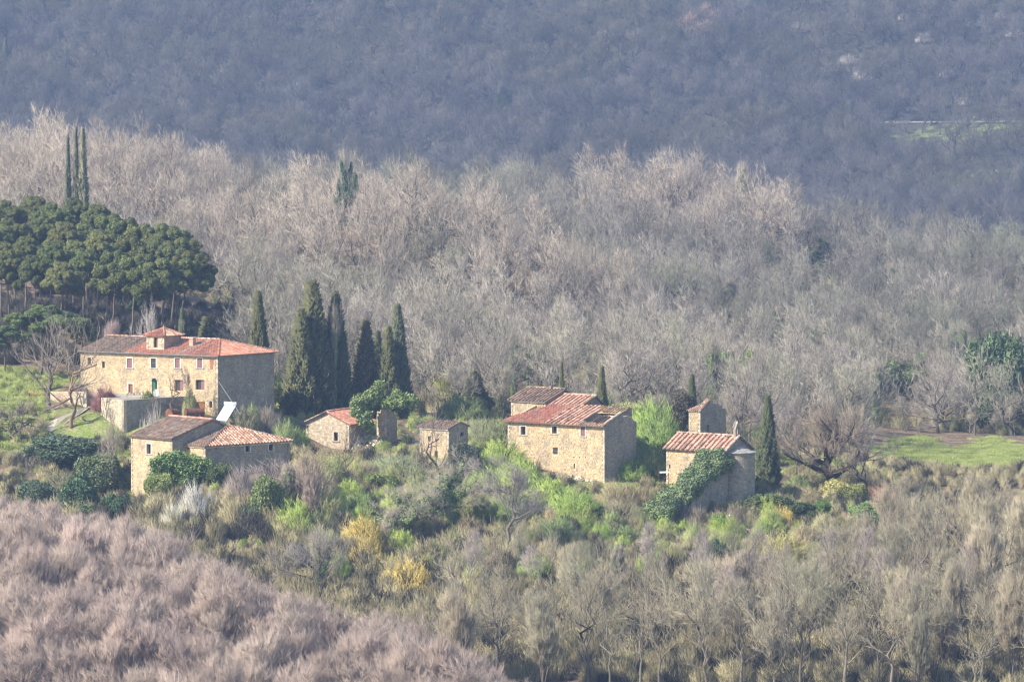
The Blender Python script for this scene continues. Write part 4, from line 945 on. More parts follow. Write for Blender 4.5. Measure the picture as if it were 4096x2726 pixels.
def yard_table():
    p = Vector(P(535, 1594, 699)); p.z = tz - .12; e = empty('garden_clutter_shelf', p, 0, 'row of pale pots and boxes on a low bench outside the brown door', 'bench'); mb = MB(); mb.box(-1.2, 1.6, -.2, .2, .4, .46); mb.build('seat', M['slab'], e)
    for x in (-1.1, 1.5): s = MB(); s.box(x - .05, x + .05, -.18, .18, -.2, .398); s.build('leg', M['slab'], e)
    for k in range(6):
        q = MB(); x = -1 + k * .48; r = .13 + .05 * (k % 3); h_ = .3 + .12 * (k % 2); q.bar((0, 0, 0), (0, 0, h_), r * .75, r, n=9); q.bar((0, 0, h_ - .05), (0, 0, h_), r * 1.15, r * 1.15, n=9)
        o = q.build('flower_pot', M['frame' if k % 2 else 'tile_pink']); o.location = (p.x + x, p.y, p.z + .462); tag(o, '%s flower pot on the low bench by the brown door' % ('pale stone' if k % 2 else 'pink clay'), 'flower pot', 'pale pots on the bench' if k % 2 else 'clay pots on the bench')
yard_table()
def frame_ruin():
    p = Vector(P(2636, 1945, 690)); e = empty('rusty_pole_frame', p, 0, 'rusty pole frame holding a short white sheet left of the chapel', 'frame')
    for x, h in ((0, 2.9), (1.5, 2.7)): s = MB(); s.bar((x, 0, -1), (x, 0, h), .05, n=5); s.build('pole', M['rust'], e)
    s = MB(); v = [(.1, -.3, 2.2), (1.7, -.3, 2.25), (1.7, .5, 2.4), (.1, .5, 2.35)]; s.add(v + [(x, y, z - .05) for x, y, z in v], [(0, 1, 2, 3), (7, 6, 5, 4), (0, 4, 5, 1), (1, 5, 6, 2), (2, 6, 7, 3), (3, 7, 4, 0)]); s.build('sheet', M['white'], e)
    s = MB(); s.bar((0, 0, .2), (1.5, 0, 2.0), .04, n=4); s.build('brace', M['rust'], e)
frame_ruin()
def wall_fragment():
    p = Vector(P(2675, 2110, 682)); e = empty('broken_wall_end', p, R(-15), 'crumbling pale corner of a collapsed wall below the chapel ivy', 'ruin')
    wall(e, front3(), -1.0, .9, -2.5, [(-1, 1.6), (-.4, 3.1), (.2, 2.6), (.5, 1.2), (.9, .4)], [], stone='stone_pale', mort='stone_pale', sz=(.5, .34), rough=.14, seed=161, th=.9)
    wall(e, side3(.9), .01, .9, -2.5, [(0, .4), (.9, .5)], [], stone='stone_grey_shade', seed=162)
wall_fragment()
def rubble(px0, px1, r0, r1, n, label, group, s0=.15, s1=.45, m='stone_pale', seed=1):
    rd = random.Random(seed)
    for k in range(n):
        p, _ = hit(rd.uniform(px0, px1), rd.uniform(r0, r1), 640, 760); s = rd.uniform(s0, s1); mb = MB()
        v = [(sx * s * rd.uniform(.6, 1), sy * s * rd.uniform(.5, .9), sz_ * s * rd.uniform(.35, .7)) for sz_ in (-1, 1) for sx, sy in ((-1, -1), (1, -1), (1, 1), (-1, 1))]
        mb.add(v, [(0, 3, 2, 1), (4, 5, 6, 7), (0, 1, 5, 4), (1, 2, 6, 5), (2, 3, 7, 6), (3, 0, 4, 7)], rd.random()); o = mb.build('rubble_stone', M[m]); o.location = (p.x, p.y, p.z + s * .3); o.rotation_euler = (rd.random(), rd.random(), rd.random() * 6)
        tag(o, label, 'stone', group)
rubble(1410, 1530, 1745, 1800, 45, 'loose stone in the rubble heap under the ivy clad wall stub', 'stones of the rubble heap', seed=2, s0=.2, s1=.6)
rubble(2560, 2660, 2020, 2075, 40, 'loose grey stone on the grass left of the broken chapel wall', 'stones left of the chapel', seed=3, s0=.15, s1=.4)
rubble(1440, 1500, 1850, 1880, 12, 'pale stone scattered in the brush below the gabled house', 'stones below the gabled house', seed=4)

# ------------------------------------------------------------------ plants
def obj_color(o, c): o.color = (*c, 1)
_cnt = [0]
def vary(c, v, rd): k = 1 + rd.uniform(-v, v); return tuple(min(1, max(0, x * k * (1 + rd.uniform(-v, v) * .3))) for x in c)
C_PINK = (.36, .29, .25); C_GREY = (.33, .295, .235); C_TRUNK = (.10, .085, .07); C_PALE = (.33, .29, .235)
TREES = {}
def tree_kind(kind, n, lite=False, s0=0):
    out = []
    for i in range(n):
        nbt, nb, tr, A = bare_tree_meshes(kind, 100 + s0 + i, None, None, lite)
        out.append((nbt.mesh('trunk', M['bark']), nb.mesh('crown', M['twig']), tr, A, nbt, nb))
    TREES[kind + ('_lite' if lite else '')] = out
TREES['sparse'] = []
for i in range(3):
    a_ = bare_tree_meshes('wide', 300 + i, None, None, False, True); TREES['sparse'].append((a_[0].mesh('trunk', M['bark']), a_[1].mesh('crown', M['twig']), a_[2], a_[3], a_[0], a_[1]))
TREES['oak'] = [(a_[0].mesh('trunk', M['bark']), a_[1].mesh('crown', M['twig']), a_[2], a_[3], a_[0], a_[1]) for a_ in [bare_tree_meshes('oak', 371, None, None)]]
TREES['open'] = []
for i in range(4):
    a_ = bare_tree_meshes('tall', 330 + i, None, None, False, True); TREES['open'].append((a_[0].mesh('trunk', M['bark']), a_[1].mesh('crown', M['twig']), a_[2], a_[3], a_[0], a_[1]))
tree_kind('tall', 5); tree_kind('wide', 3, s0=20); tree_kind('cop', 5, s0=40)
tree_kind('tall', 5, True, 60); tree_kind('wide', 3, True, 80)
def plant(name, kids, loc, h, rz, w=None, label=None, cat=None, group=None, lean=(0, 0)):
    """kids: [(part name, mesh, colour)] built 10 m high"""
    w = h if w is None else w
    e = bpy.data.objects.new(name, None); COL.objects.link(e); e.location = loc; e.rotation_euler = (lean[0], lean[1], rz); e.scale = (w / 10, w / 10, h / 10)
    tag(e, label, cat, group)
    for n, me, c in kids:
        o = bpy.data.objects.new(n, me); COL.objects.link(o); o.parent = e; obj_color(o, c)
    return e
def bare_tree(kind, loc, h, rd, cc, ct=C_TRUNK, label=None, group=None, w=None, v=.12, lean=(0, 0), name='bare_tree'):
    t = rd.choice(TREES[kind]); loc = Vector(loc); loc.z -= .2
    return plant(name, [('trunk', t[0], vary(ct, v, rd)), ('crown', t[1], vary(cc, v, rd))], loc, h, rd.uniform(0, 6.28), w, label, 'tree', group, lean)
def tree_h(p, row):
    """tree height so that its top shows at that row"""
    return max(1.0, z_at(p, row) - p.z)

# skyline of the nearer woods: tree tops may not rise above these rows (4096 px survey)
FG = [(-400, 1960), (0, 2000), (250, 2050), (500, 2100), (700, 2190), (900, 2290), (1150, 2400), (1350, 2470), (1600, 2490), (1800, 2600), (2100, 2740), (2400, 2900), (5000, 3600)]
def interp(T, x):
    for (a, ya), (b, yb) in zip(T[:-1], T[1:]):
        if a <= x <= b: return ya + (yb - ya) * (x - a) / (b - a)
    return T[0][1] if x < T[0][0] else T[-1][1]
def poisson(px0, px1, d0, d1, r, n, seed, ok=lambda px, d: True):
    rd = random.Random(seed); grid = {}; out = []
    for _ in range(n):
        px, d = rd.uniform(px0, px1), rd.uniform(d0, d1); x = (px - 2048) / F * d; k = (int(x // r), int(d // r))
        if any((x - a) ** 2 + (d - b) ** 2 < r * r for i in (-1, 0, 1) for j in (-1, 0, 1) for a, b in grid.get((k[0] + i, k[1] + j), ())): continue
        if not ok(px, d): continue
        grid.setdefault(k, []).append((x, d)); out.append((px, d))
    return out

# ---- Z1 the pinkish coppice wood at the lower left
rd = random.Random(21)
for px, d in poisson(-150, 2250, 548, 636, 4.0, 12000, 1, lambda px, d: True):
    p = at(px, d); lim = interp(FG, px) + rd.uniform(-20, 60); hm_ = tree_h(p, lim)
    if hm_ < 4.5: continue
    h = min(hm_, rd.uniform(10, 13)); kd = 'cop' if rd.random() < .75 else 'tall'
    if len([1 for _ in ()]) or _cnt[0] >= 188: continue
    _cnt[0] += 1
    bare_tree(kd, p, h, rd, C_PINK, (.22, .18, .165), 'bare pinkish coppice tree in the dense wood at the lower left', 'coppice trees of the lower left wood', w=h * rd.uniform(1.0, 1.3), v=.06)
n1 = _cnt[0]
# ---- Z2 open grey trees on the slope below the village
TOP2 = [(-400, 2330), (900, 2450), (1300, 2390), (1700, 2400), (2000, 2290), (2300, 2190), (2700, 2200), (2900, 2220), (3200, 2160), (3400, 2050), (3600, 1925), (3900, 1895), (4300, 1890)]
rd = random.Random(22); n2 = 0
for px, d in poisson(850, 4250, 584, 772, 5.2, 12000, 2, lambda px, d: d < 668 or (px > 3150 and d < 700) or px > 3420):
    p = at(px, d); lim = interp(TOP2, px) + rd.uniform(-10, 150); hm_ = tree_h(p, lim)
    if hm_ < (4 if px < 3150 or d < 668 else 2.5) or interp(FG, px) < rows(p.x, p.y, p.z)[1] - 420 or n2 >= 250: continue
    h = min(hm_, rd.uniform(9, 15)); n2 += 1
    bare_tree(rd.choice(('open', 'open', 'open', 'tall', 'cop')), p, h, rd, (.33, .295, .21), (.18, .155, .12), 'slender bare grey tree on the open slope below the village', 'bare trees on the slope below the village', w=h * rd.uniform(.7, 1.1), name='bare_slope_tree')  # ordinary bare trees of the slope, no younger than the others
# ---- Z3 valley trees right behind the village, then the woodland mass
def fitd(px, top, hw=10.0):
    ds = np.linspace(776 if px < 3400 else 856, 1240, 70); q = [at(px, dd) for dd in ds]; return float(ds[int(np.argmin([abs(z_at(a, top) - a.z - hw) for a in q]))])
IVS = [(px, w, fitd(px, top)) for px, top, w in ((2935, 1380, 240), (2850, 1400, 130), (3610, 1400, 330), (3500, 1480, 110), (2050, 1370, 80), (2110, 1360, 80), (2975, 700, 130), (1385, 620, 110), (3300, 940, 190), (2920, 1150, 130), (3120, 1230, 110), (3840, 1300, 130), (3980, 1290, 230))]
def valley_ok(px, d, sight=True):
    for a, w, dd in IVS:
        if sight and abs(px - a) < w * .42 and dd - 85 < d < dd + 4: return False
    if px > 3430 and d < 855: return False
    if px > 3050 and d < 790: return False
    if px < 950 and d < 885: return False
    if px < 2000 and d < 742 + 0: return False
    if 880 < px < 2350 and 1030 < d < 1085: return False
    return True
rd = random.Random(23); vt = sorted(poisson(-200, 4300, 738, 1240, 6.9, 30000, 3, valley_ok), key=lambda q: q[1])
near = [q for q in vt if q[1] < 800][:12]; n3 = len(near)
for px, d in near:
    p = at(px, d); h = rd.uniform(6, 9.5)
    bare_tree('tall' if rd.random() < .6 else 'wide', p, h, rd, C_GREY, C_TRUNK, 'bare grey tree in the first row of the valley wood behind the village', 'first bare trees behind the village', w=h * rd.uniform(.8, 1.15))
far = vt[12:]

def stuff(name, label, srcs, pts, scl, seed=0, tilt=.06, zs=None, cat=None):
    """many plants one cannot count: one object that spreads copies of a few forms over points"""
    coll = bpy.data.collections.new(name + '_forms')
    for i, me in enumerate(srcs):
        o = bpy.data.objects.new('%s_form_%02d' % (name, i), me); coll.objects.link(o)
    r = np.random.default_rng(seed); n = len(pts)
    me = bpy.data.meshes.new(name); me.vertices.add(n); me.vertices.foreach_set('co', np.asarray(pts, np.float32).ravel())
    a = me.attributes.new('rot', 'FLOAT_VECTOR', 'POINT'); a.data.foreach_set('vector', np.stack([r.normal(size=n) * tilt, r.normal(size=n) * tilt, r.random(n) * 6.28], 1).astype(np.float32).ravel())
    s = np.asarray(scl, np.float32); s = np.stack([s, s, s], 1) if s.ndim == 1 else s
    a = me.attributes.new('scl', 'FLOAT_VECTOR', 'POINT'); a.data.foreach_set('vector', s.ravel())
    a = me.attributes.new('idx', 'INT', 'POINT'); a.data.foreach_set('value', r.integers(0, len(srcs), n).astype(np.int32))
    o = link(name, me); tag(o, label, cat or name.replace('_', ' '), kind='stuff')
    ng = bpy.data.node_groups.new(name, 'GeometryNodeTree'); ng.interface.new_socket('Geometry', in_out='INPUT', socket_type='NodeSocketGeometry'); ng.interface.new_socket('Geometry', in_out='OUTPUT', socket_type='NodeSocketGeometry')
    N = ng.nodes.new; gi = N('NodeGroupInput'); go = N('NodeGroupOutput'); ip = N('GeometryNodeInstanceOnPoints'); ci = N('GeometryNodeCollectionInfo'); mp = N('GeometryNodeMeshToPoints')
    ci.inputs['Collection'].default_value = coll; ci.inputs['Separate Children'].default_value = True; ci.inputs['Reset Children'].default_value = True
    def att(nm, t):
        x = N('GeometryNodeInputNamedAttribute'); x.data_type = t; x.inputs['Name'].default_value = nm; return [q for q in x.outputs if q.enabled and q.name == 'Attribute'][0]
    L = ng.links.new; L(gi.outputs[0], mp.inputs['Mesh']); L(mp.outputs[0], ip.inputs['Points']); L(ci.outputs[0], ip.inputs['Instance']); ip.inputs['Pick Instance'].default_value = True
    L(att('idx', 'INT'), ip.inputs['Instance Index'])
    er = N('FunctionNodeEulerToRotation'); L(att('rot', 'FLOAT_VECTOR'), er.inputs[0]); L(er.outputs[0], ip.inputs['Rotation'])
    L(att('scl', 'FLOAT_VECTOR'), ip.inputs['Scale']); L(ip.outputs[0], go.inputs[0])
    md = o.modifiers.new('spread', 'NODES'); md.node_group = ng
    return o
def merged(kind, m, tone_trunk=.1):
    out = []
    for i, t in enumerate(TREES[kind]):
        nb = NB(); 
        for src, k in ((t[4], .0), (t[5], 1.0)):
            V = np.concatenate(src.V); T = np.concatenate(src.T) * k; n0 = nb.n
            tri = np.concatenate(src.Tr) if src.Tr else None; qd = np.concatenate(src.Q) if src.Q else None
            nb.add(V, T, tri=tri, quad=qd)
        out.append(nb.mesh('bare_tree_form', M[m]))
    return out
rr = np.random.default_rng(5)
def ground_pts(L_, sink=.3):
    px = np.array([q[0] for q in L_]); d = np.array([q[1] for q in L_]); r_ = (px - 2048) / F
    x = r_ * d; y = math.cos(PITCH) * d; z = H(x, y) - sink; return np.stack([x, y, z], 1)
fp = ground_pts(far); hs = rr.uniform(8.5, 15, len(far)) / 10
hs *= np.where((fp[:, 1] > 1020), 1.15, 1.0)
w_ = hs * rr.uniform(.8, 1.1, len(far))
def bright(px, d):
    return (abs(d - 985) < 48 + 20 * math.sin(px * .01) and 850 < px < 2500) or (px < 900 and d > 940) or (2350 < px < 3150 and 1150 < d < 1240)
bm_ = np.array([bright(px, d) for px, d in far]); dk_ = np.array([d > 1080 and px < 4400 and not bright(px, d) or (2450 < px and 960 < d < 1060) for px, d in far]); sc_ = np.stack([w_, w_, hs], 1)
M['pale_twig'] = mat('pale_twig', (.385, .33, .27), .95, tone=.6, rnd=.2)  # paler species twigs, crest light partly painted into the colour
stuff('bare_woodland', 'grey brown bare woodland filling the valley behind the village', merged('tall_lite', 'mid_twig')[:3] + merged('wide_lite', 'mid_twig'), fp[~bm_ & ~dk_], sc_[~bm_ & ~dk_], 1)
M['shade_twig'] = mat('shade_twig', (.245, .225, .195), .95, tone=.5, rnd=.35, patch=(.02, (.22, .22, .16)))  # mid twig darkened: shade behind the bright crest put into the colour
stuff('dark_woodland', 'darker olive grey bare woodland behind the pale ridge trees', merged('wide_lite', 'shade_twig') + merged('tall_lite', 'shade_twig')[:2], fp[dk_], sc_[dk_], 16)
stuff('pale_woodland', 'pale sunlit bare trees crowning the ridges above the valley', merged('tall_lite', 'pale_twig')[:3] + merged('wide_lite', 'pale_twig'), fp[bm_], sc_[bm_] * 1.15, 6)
# ---- far hillside
def far_ok(px, d):
    if px > 3230 + 60 * math.sin(d * .3) and (2070 < d < 2128 or 2208 < d < 2232 or 2158 < d < 2172): return random.Random(int(px * 7 + d * 13)).random() < .12
    if px > 3400 and 2005 < d < 2042: return random.Random(int(px * 7 + d * 13)).random() < .2
    return True
fh = poisson(-250, 4350, 1840, 2470, 6.0, 34000, 4, far_ok)
fp = ground_pts(fh); hs = rr.uniform(7, 19, len(fh)) / 10; w_ = hs * rr.uniform(.85, 1.3, len(fh))
stuff('hillside_woodland', 'blue hazy bare woodland covering the far hillside', merged('tall_lite', 'far_twig')[:3] + merged('wide_lite', 'far_twig'), fp, np.stack([w_, w_, hs], 1), 2)
print('trees', n1, n2, n3, len(far), len(fh))

# ---- cypresses
def cypress_mesh(seed, slim=1.0, ragged=0.0):
    """10 m high, 2 m wide flame of upright tufts"""
    global rng
    old = rng; rng = np.random.default_rng(seed); nb = NB()
    ph = rng.random(8) * 6.28
    def prof_(t): return np.clip((1 - t) ** .82 * (.85 + .15 * np.clip(t * 6, 0, 1)) * 1.06, 0, None)
    def lump(a, t): return 1 + .16 * np.sin(5 * a + 9 * t + ph[0]) + .15 * np.sin(8 * a - 21 * t + ph[1]) + .08 * np.sin(13 * a + 43 * t + ph[2]) + .07 * np.sin(3 * a + 30 * t + ph[3])
    na, nt_ = 26, 34; a = np.linspace(0, 2 * np.pi, na, endpoint=False); t = np.linspace(0, .985, nt_); Aa, Tt = np.meshgrid(a, t)
    r = prof_(Tt) * lump(Aa, Tt) * .86 * (1 - ragged * .45) * (1 + .06 * rng.normal(size=Aa.shape)); V = np.stack([r * np.cos(Aa), r * np.sin(Aa), .25 + Tt * 9.6], -1).reshape(-1, 3)
    i = np.arange(nt_ - 1)[:, None] * na; k = np.arange(na)[None]; k1 = (k + 1) % na
    nb.add(V, np.full(len(V), .25), quad=np.stack([i + k, i + k1, i + na + k1, i + na + k], -1).reshape(-1, 4))
    n = 6500; t = rng.random(n) ** 1.35 * .99; a = rng.random(n) * 6.283
    r = prof_(t) * lump(a, t) * (.82 + .17 * rng.random(n) + ragged * .25 * rng.normal(size=n)); B = np.stack([r * np.cos(a), r * np.sin(a), .2 + t * 9.5], 1)
    D = unit(np.stack([np.cos(a) * .35, np.sin(a) * .35, np.full(n, 1.0)], 1) + (.25 + ragged * .5) * rng.normal(size=(n, 3)))
    spikes(nb, B, D, .28 + .3 * rng.random(n), .045 + .05 * rng.random(n), rng.random(n))
    if ragged:
        n = 260; t = rng.random(n) * .9; a = rng.random(n) * 6.283; B = np.stack([.2 * np.cos(a), .2 * np.sin(a), t * 9.5], 1)
        D = unit(np.stack([np.cos(a), np.sin(a), np.full(n, .9)], 1)); spikes(nb, B, D, 1.0 * (1.2 - t), np.full(n, .04), np.full(n, .9))
    m = nb.mesh('crown', M['leaf']); 
    tb = NB(); tubes(tb, np.array([[[0, 0, -1.5], [0, 0, .4], [0, 0, 5.]]]), np.array([[.22, .18, .08]]), 7, np.array([.5])); rng = old
    return tb.mesh('trunk', M['bark']), m
CY = [cypress_mesh(i) for i in range(4)]; CYR = [cypress_mesh(10 + i, ragged=1.0) for i in range(2)]
CD = (.10, .105, .045); CD2 = (.075, .09, .04); CB = (.15, .135, .08)
CYP = [ # px, top row, base row, width px, distance, colour, form, label
 (1250, 1114, 1720, 150, 726, CD, 0, 'tallest dark cypress, thick column right of the farmhouse'),
 (1205, 1230, 1745, 118, 723, CD, 1, 'stout lower cypress merged into the left flank of the tallest cypress'),
 (1342, 1160, 1650, 106, 729, CD2, 2, 'tall pointed cypress with ivy green left side, right of the tallest one'),
 (1462, 1268, 1610, 92, 733, CB, 4, 'thin ragged brown cypress between the two dense groups'),
 (1512, 1318, 1600, 52, 744, CD2, 5, 'small dark ragged cypress behind the brown one'),
 (1590, 1212, 1590, 88, 736, (.085, .10, .055), 3, 'tall dark cypress at the right end of the row above the ivy crown'),
 (1553, 1300, 1600, 84, 730, CD, 0, 'paler olive cypress leaning on the left of the right end cypress'),
 (1034, 1157, 1440, 80, 736, CD, 1, 'lone cypress behind the right end of the farmhouse roof'),
 (730, 1228, 1420, 48, 742, CD2, 2, 'narrow cypress right of the square roof tower'),
 (824, 1262, 1430, 80, 745, CD, 4, 'short broad cypress behind the farmhouse roof ridge'),
 (2246, 1442, 1600, 32, 722, CD, 2, 'slender small cypress behind the ruined house roof'),
 (2408, 1460, 1600, 50, 724, CD, 3, 'small plump cypress behind the right part of the ruined house'),
 (2768, 1492, 1700, 52, 724, CD2, 1, 'cypress standing behind the roofless tower'),
 (3072, 1576, 1925, 74, 702, CD2, 0, 'tall solitary cypress to the right of the chapel'),
 (1895, 1478, 1640, 92, 748, (.15, .16, .08), 5, 'olive green bushy cypress behind the small shed'),
]
for i, (px, tr, br, wp, d, c, fm, lb) in enumerate(CYP):
    q = at(px, d); base = Vector((q.x, q.y, min(q.z, float(P(px, br, d)[2]) + 3))); h = z_at(base, tr) - base.z; w = wp * d / F * 10 / 2.0
    t, cr = (CY + CYR)[fm]; plant('cypress', [('trunk', t, C_TRUNK), ('crown', cr, c)], base, h, 1.3 * i, w * 1.2, lb, 'cypress')

p_, d_ = hit(22, 285, 1700, 2600); plant('cypress', [('trunk', CY[0][0], C_TRUNK), ('crown', CY[0][1], CD2)], p_, z_at(p_, 150) - p_.z, 0, 20, 'far cypress high on the hillside at the left edge', 'cypress')
# ---- stone pines
def pine_mesh(seed, lobes=17, rad=3.3, low=.62, leaf=.17, lean=0.0):
    global rng
    old = rng; rng = np.random.default_rng(seed)
    tr = np.array([[[lean * (j / 6) ** 1.3 + .06 * rng.normal() * (j > 0), .06 * rng.normal() * (j > 0), -1 + j * 1.5] for j in range(7)]]); r = np.linspace(.17, .08, 7)[None]
    top = tr[0, -1]; nb = NB(); tb = NB(); tubes(tb, tr, r, 7, np.array([.5]))
    L_ = []
    for k in range(lobes):
        a = k * 2.4; q = math.sqrt((k + .4) / lobes) * rad; z = 9.3 - 1.9 * (q / rad) ** 2 - (rng.random() ** 2) * 2.0; c = np.array([top[0] + q * math.cos(a), top[1] + q * math.sin(a), z]); L_.append((c, (1.0 * rng.uniform(.7, 1.25), 1.0 * rng.uniform(.7, 1.25), .72 * rng.uniform(.7, 1.2))))
    br = np.stack([np.stack([top * (1 - f) + np.array([0, 0, -2.2]) * (1 - f) + (c - np.array([0, 0, .3])) * f for f in np.linspace(0, 1, 4)]) for c, _ in L_])
    tubes(tb, br, np.repeat(np.linspace(.07, .03, 4)[None], len(L_), 0), 4, np.full(len(L_), .5))
    S_ = []
    for c, r in L_:
        for k in range(13):
            d_ = sph(1)[0]; d_[2] = abs(d_[2]) * .8 - .15; f_ = rng.uniform(.35, 1.05); q_ = rng.uniform(.2, .44); S_.append((c + d_ * np.array(r) * f_, (q_, q_, q_ * .62)))
    leaf_mass(nb, S_, dens=60, size=leaf * .65, n_up=.8, elong=1.6, core=.6, shell=1.0)
    leaf_mass(nb, [(c - np.array([0, 0, .25]), (r[0] * .8, r[1] * .8, r[2] * .5)) for c, r in L_], dens=40, size=leaf, core=.7, shell=.6)
    rng = old
    return tb.mesh('trunk', M['bark']), nb.mesh('crown', M['leaf'])
PN = [pine_mesh(i, lean=l) for i, l in enumerate((0, .5, 1.0, 1.8, -.4))]
rd = random.Random(31)
PR = [(-60, 800), (40, 790), (130, 778), (220, 800), (320, 790), (390, 812), (450, 845), (520, 860), (590, 885), (650, 875), (700, 895), (745, 930), (785, 985),
      (-30, 880), (60, 870), (160, 862), (250, 880), (350, 885), (440, 925), (540, 935), (630, 950), (700, 965), (760, 1015),
      (0, 960), (100, 940), (200, 960), (290, 955), (400, 925), (470, 990), (560, 1010), (650, 1015),
      (330, 1000), (40, 1010), (150, 1020), (240, 1040), (430, 1040), (-60, 1000), (600, 1060)]
for i, (px, top) in enumerate(PR):
    d = 868 - (top - 780) * .36 + rd.uniform(-4, 4); ln = max(0, (px - 330)) * .16; bx = px - ln; b0 = at(bx, d); h = z_at(b0, top - 6) - b0.z
    k = 3 if px > 600 else (2 if px > 420 else rd.choice((0, 1, 4)))
    plant('stone_pine', [('trunk', PN[k][0], (.16, .13, .115)), ('crown', PN[k][1], vary((.135, .155, .05), .2, rd))], b0, h, rd.uniform(-.3, .3), h * .72, 'umbrella shaped stone pine in the dense pine grove at the left' if px < 560 else 'leaning stone pine on the right flank of the pine grove', 'pine tree', 'stone pines of the grove' if px < 560 else 'leaning pines at the right of the grove')
# low dead-looking undergrowth pines
for px, row, s, lb in ((590, 1150, 5, 'low dark pine bough mass among the pine trunks right of centre'), (560, 1195, 5, 'lowest dark young pine at the foot of the leaning trunks')):
    b0 = at(px, 786); h = z_at(b0, row - 20) - b0.z; plant('young_pine', [('trunk', PN[0][0], C_TRUNK), ('crown', PN[0][1], (.05, .09, .05))], b0, h, .5, 6.5, lb, 'pine tree')
bigp = pine_mesh(50, lobes=22, rad=4.6, leaf=.17, lean=.3)
b0 = at(165, 738); h = z_at(b0, 1212) - b0.z; plant('stone_pine', [('trunk', bigp[0], (.13, .10, .09)), ('crown', bigp[1], (.14, .19, .065))], b0, h, 0, h * 1.15, 'broad bright stone pine standing behind the bare trees left of the farmhouse', 'pine tree')
bigp2 = pine_mesh(51, lobes=16, rad=3.5, leaf=.2)
b0 = at(20, 730); h = z_at(b0, 1290) - b0.z; plant('stone_pine', [('trunk', bigp2[0], (.13, .10, .09)), ('crown', bigp2[1], (.11, .16, .06))], b0, h, 0, h * 1.3, 'lower stone pine cut by the left edge beside the broad bright pine', 'pine tree')
b0 = at(330, 742); h = z_at(b0, 1262) - b0.z; plant('stone_pine', [('trunk', bigp2[0], (.13, .10, .09)), ('crown', bigp2[1], (.13, .18, .065))], b0, h, 2, h * .7, 'small round pine between the broad pine and the farmhouse roof', 'pine tree')

# ---- shrub forms, all 10 units high so that one scale fits
def leafy(seed, n=24, leaf=.34, wide=4.5, elong=1.5, n_up=.3, dens=50, shell=.9, twiggy=26):
    global rng
    old = rng; rng = np.random.default_rng(seed); nb = NB(); L_ = []
    for k in range(n):
        a = rng.random() * 6.28; q = wide * .8 * math.sqrt(rng.random()); s = rng.uniform(.8, 1.9); z = rng.uniform(1.5, 9.6 - s) * (1 - .35 * (q / wide)); L_.append(((q * math.cos(a), q * math.sin(a), z), (s, s, s * 1.05)))
    L_.append(((0, 0, 3.0), (wide * .7, wide * .7, 3.0)))
    leaf_mass(nb, L_, dens=dens, size=leaf, n_up=n_up, elong=elong, core=.8, shell=shell)
    if twiggy:
        B = np.concatenate([np.array(c) + sph(twiggy) * np.array(r) * .8 for c, r in L_]); m = len(B); spikes(nb, B, unit(sph(m) * .4 + np.array([0, 0, 1.])), 1.0 + rng.random(m), np.full(m, .07), .6 + .4 * rng.random(m))
    rng = old; return nb.mesh('foliage', M['leaf'])
def broom(seed, n=3200, wide=4.6, up=.9, ln=1.6, r=.05, fill=.25, m='leaf', dome=1.0):
    """upright fresh shoots: a soft dome of fine spikes"""
    global rng
    old = rng; rng = np.random.default_rng(seed); nb = NB()
    th = rng.random(n) * 6.283; q = np.sqrt(rng.random(n)); top = np.sqrt(np.clip(1 - (q * .94) ** 2, 0, 1)) * (.70 + .20 * np.sin(th * 3 + seed + q * 4) + .14 * np.sin(th * 5 - q * 11 + seed) + .10 * np.sin(th * 11 + q * 17))
    zz = (1 - fill * 2.4 * rng.random(n) ** 1.6) * top * 8.6; zz = np.clip(zz, 0, None)
    B = np.stack([q * wide * np.cos(th), q * wide * np.sin(th), zz], 1); D = unit(np.stack([q * np.cos(th) * .7, q * np.sin(th) * .7, np.full(n, up)], 1) + .28 * rng.normal(size=(n, 3)))
    spikes(nb, B - D * ln * .5, D, ln * (.6 + .8 * rng.random(n)), r * (.6 + .8 * rng.random(n)), rng.random(n))
    k = 60; th = rng.random(k) * 6.28; e = np.stack([np.cos(th) * wide * .6, np.sin(th) * wide * .6, np.full(k, 7.5)], 1) * rng.uniform(.5, 1, (k, 1)); Pl = np.stack([e * f * np.array([f ** .4 if f else 0, f ** .4 if f else 0, 1]) for f in (0, .33, .66, 1)], 1)
    tubes(nb, Pl, np.repeat(np.array([[.12, .09, .06, .03]]), k, 0), 3, np.full(k, .2)); rng = old
    return nb.mesh('foliage', M[m])
LF = [leafy(i) for i in range(4)]; LT = [leafy(10 + i, n=26, leaf=.32, dens=46, twiggy=34) for i in range(3)]
BR = [broom(i) for i in range(4)]; TW = [broom(20 + i, n=2600, ln=2.2, r=.03, fill=.4, m='twig', up=.8) for i in range(4)]
TWD = [broom(30 + i, n=1500, ln=3.0, r=.032, fill=.4, m='twig', up=1.3, wide=3.0) for i in range(2)]
def ivy_tree(seed, kind='wide', cover=.9, leaf=.26, base=60):
    global rng
    _, _, tr, A = bare_tree_meshes(kind, seed, None, None, True)
    t = TREES[kind][seed % len(TREES[kind])]; tr, A = t[2], t[3]; old = rng; rng = np.random.default_rng(seed); nb = NB()
    for Pl in list(tr) + [a for a in A if rng.random() < cover]:
        for j in range(len(Pl) - 1):
            for f in (.25, .75):
                c = Pl[j] * (1 - f) + Pl[j + 1] * f
                if c[2] < .2: continue
                s = rng.uniform(.28, .60) * (1.2 - j * .11); leaf_mass(nb, [(c + rng.normal(size=3) * .1, (s, s, s * 1.7))], dens=base, size=leaf, core=.7, shell=.5)
    rng = old; return t[0], t[1], nb.mesh('ivy', M['leaf'])
IV = [ivy_tree(1, 'wide'), ivy_tree(2, 'wide', .7), ivy_tree(3, 'cop', .5), ivy_tree(4, 'tall', .35)]
IVP = [ivy_tree(8, 'cop', .0), ivy_tree(9, 'tall', .0)]

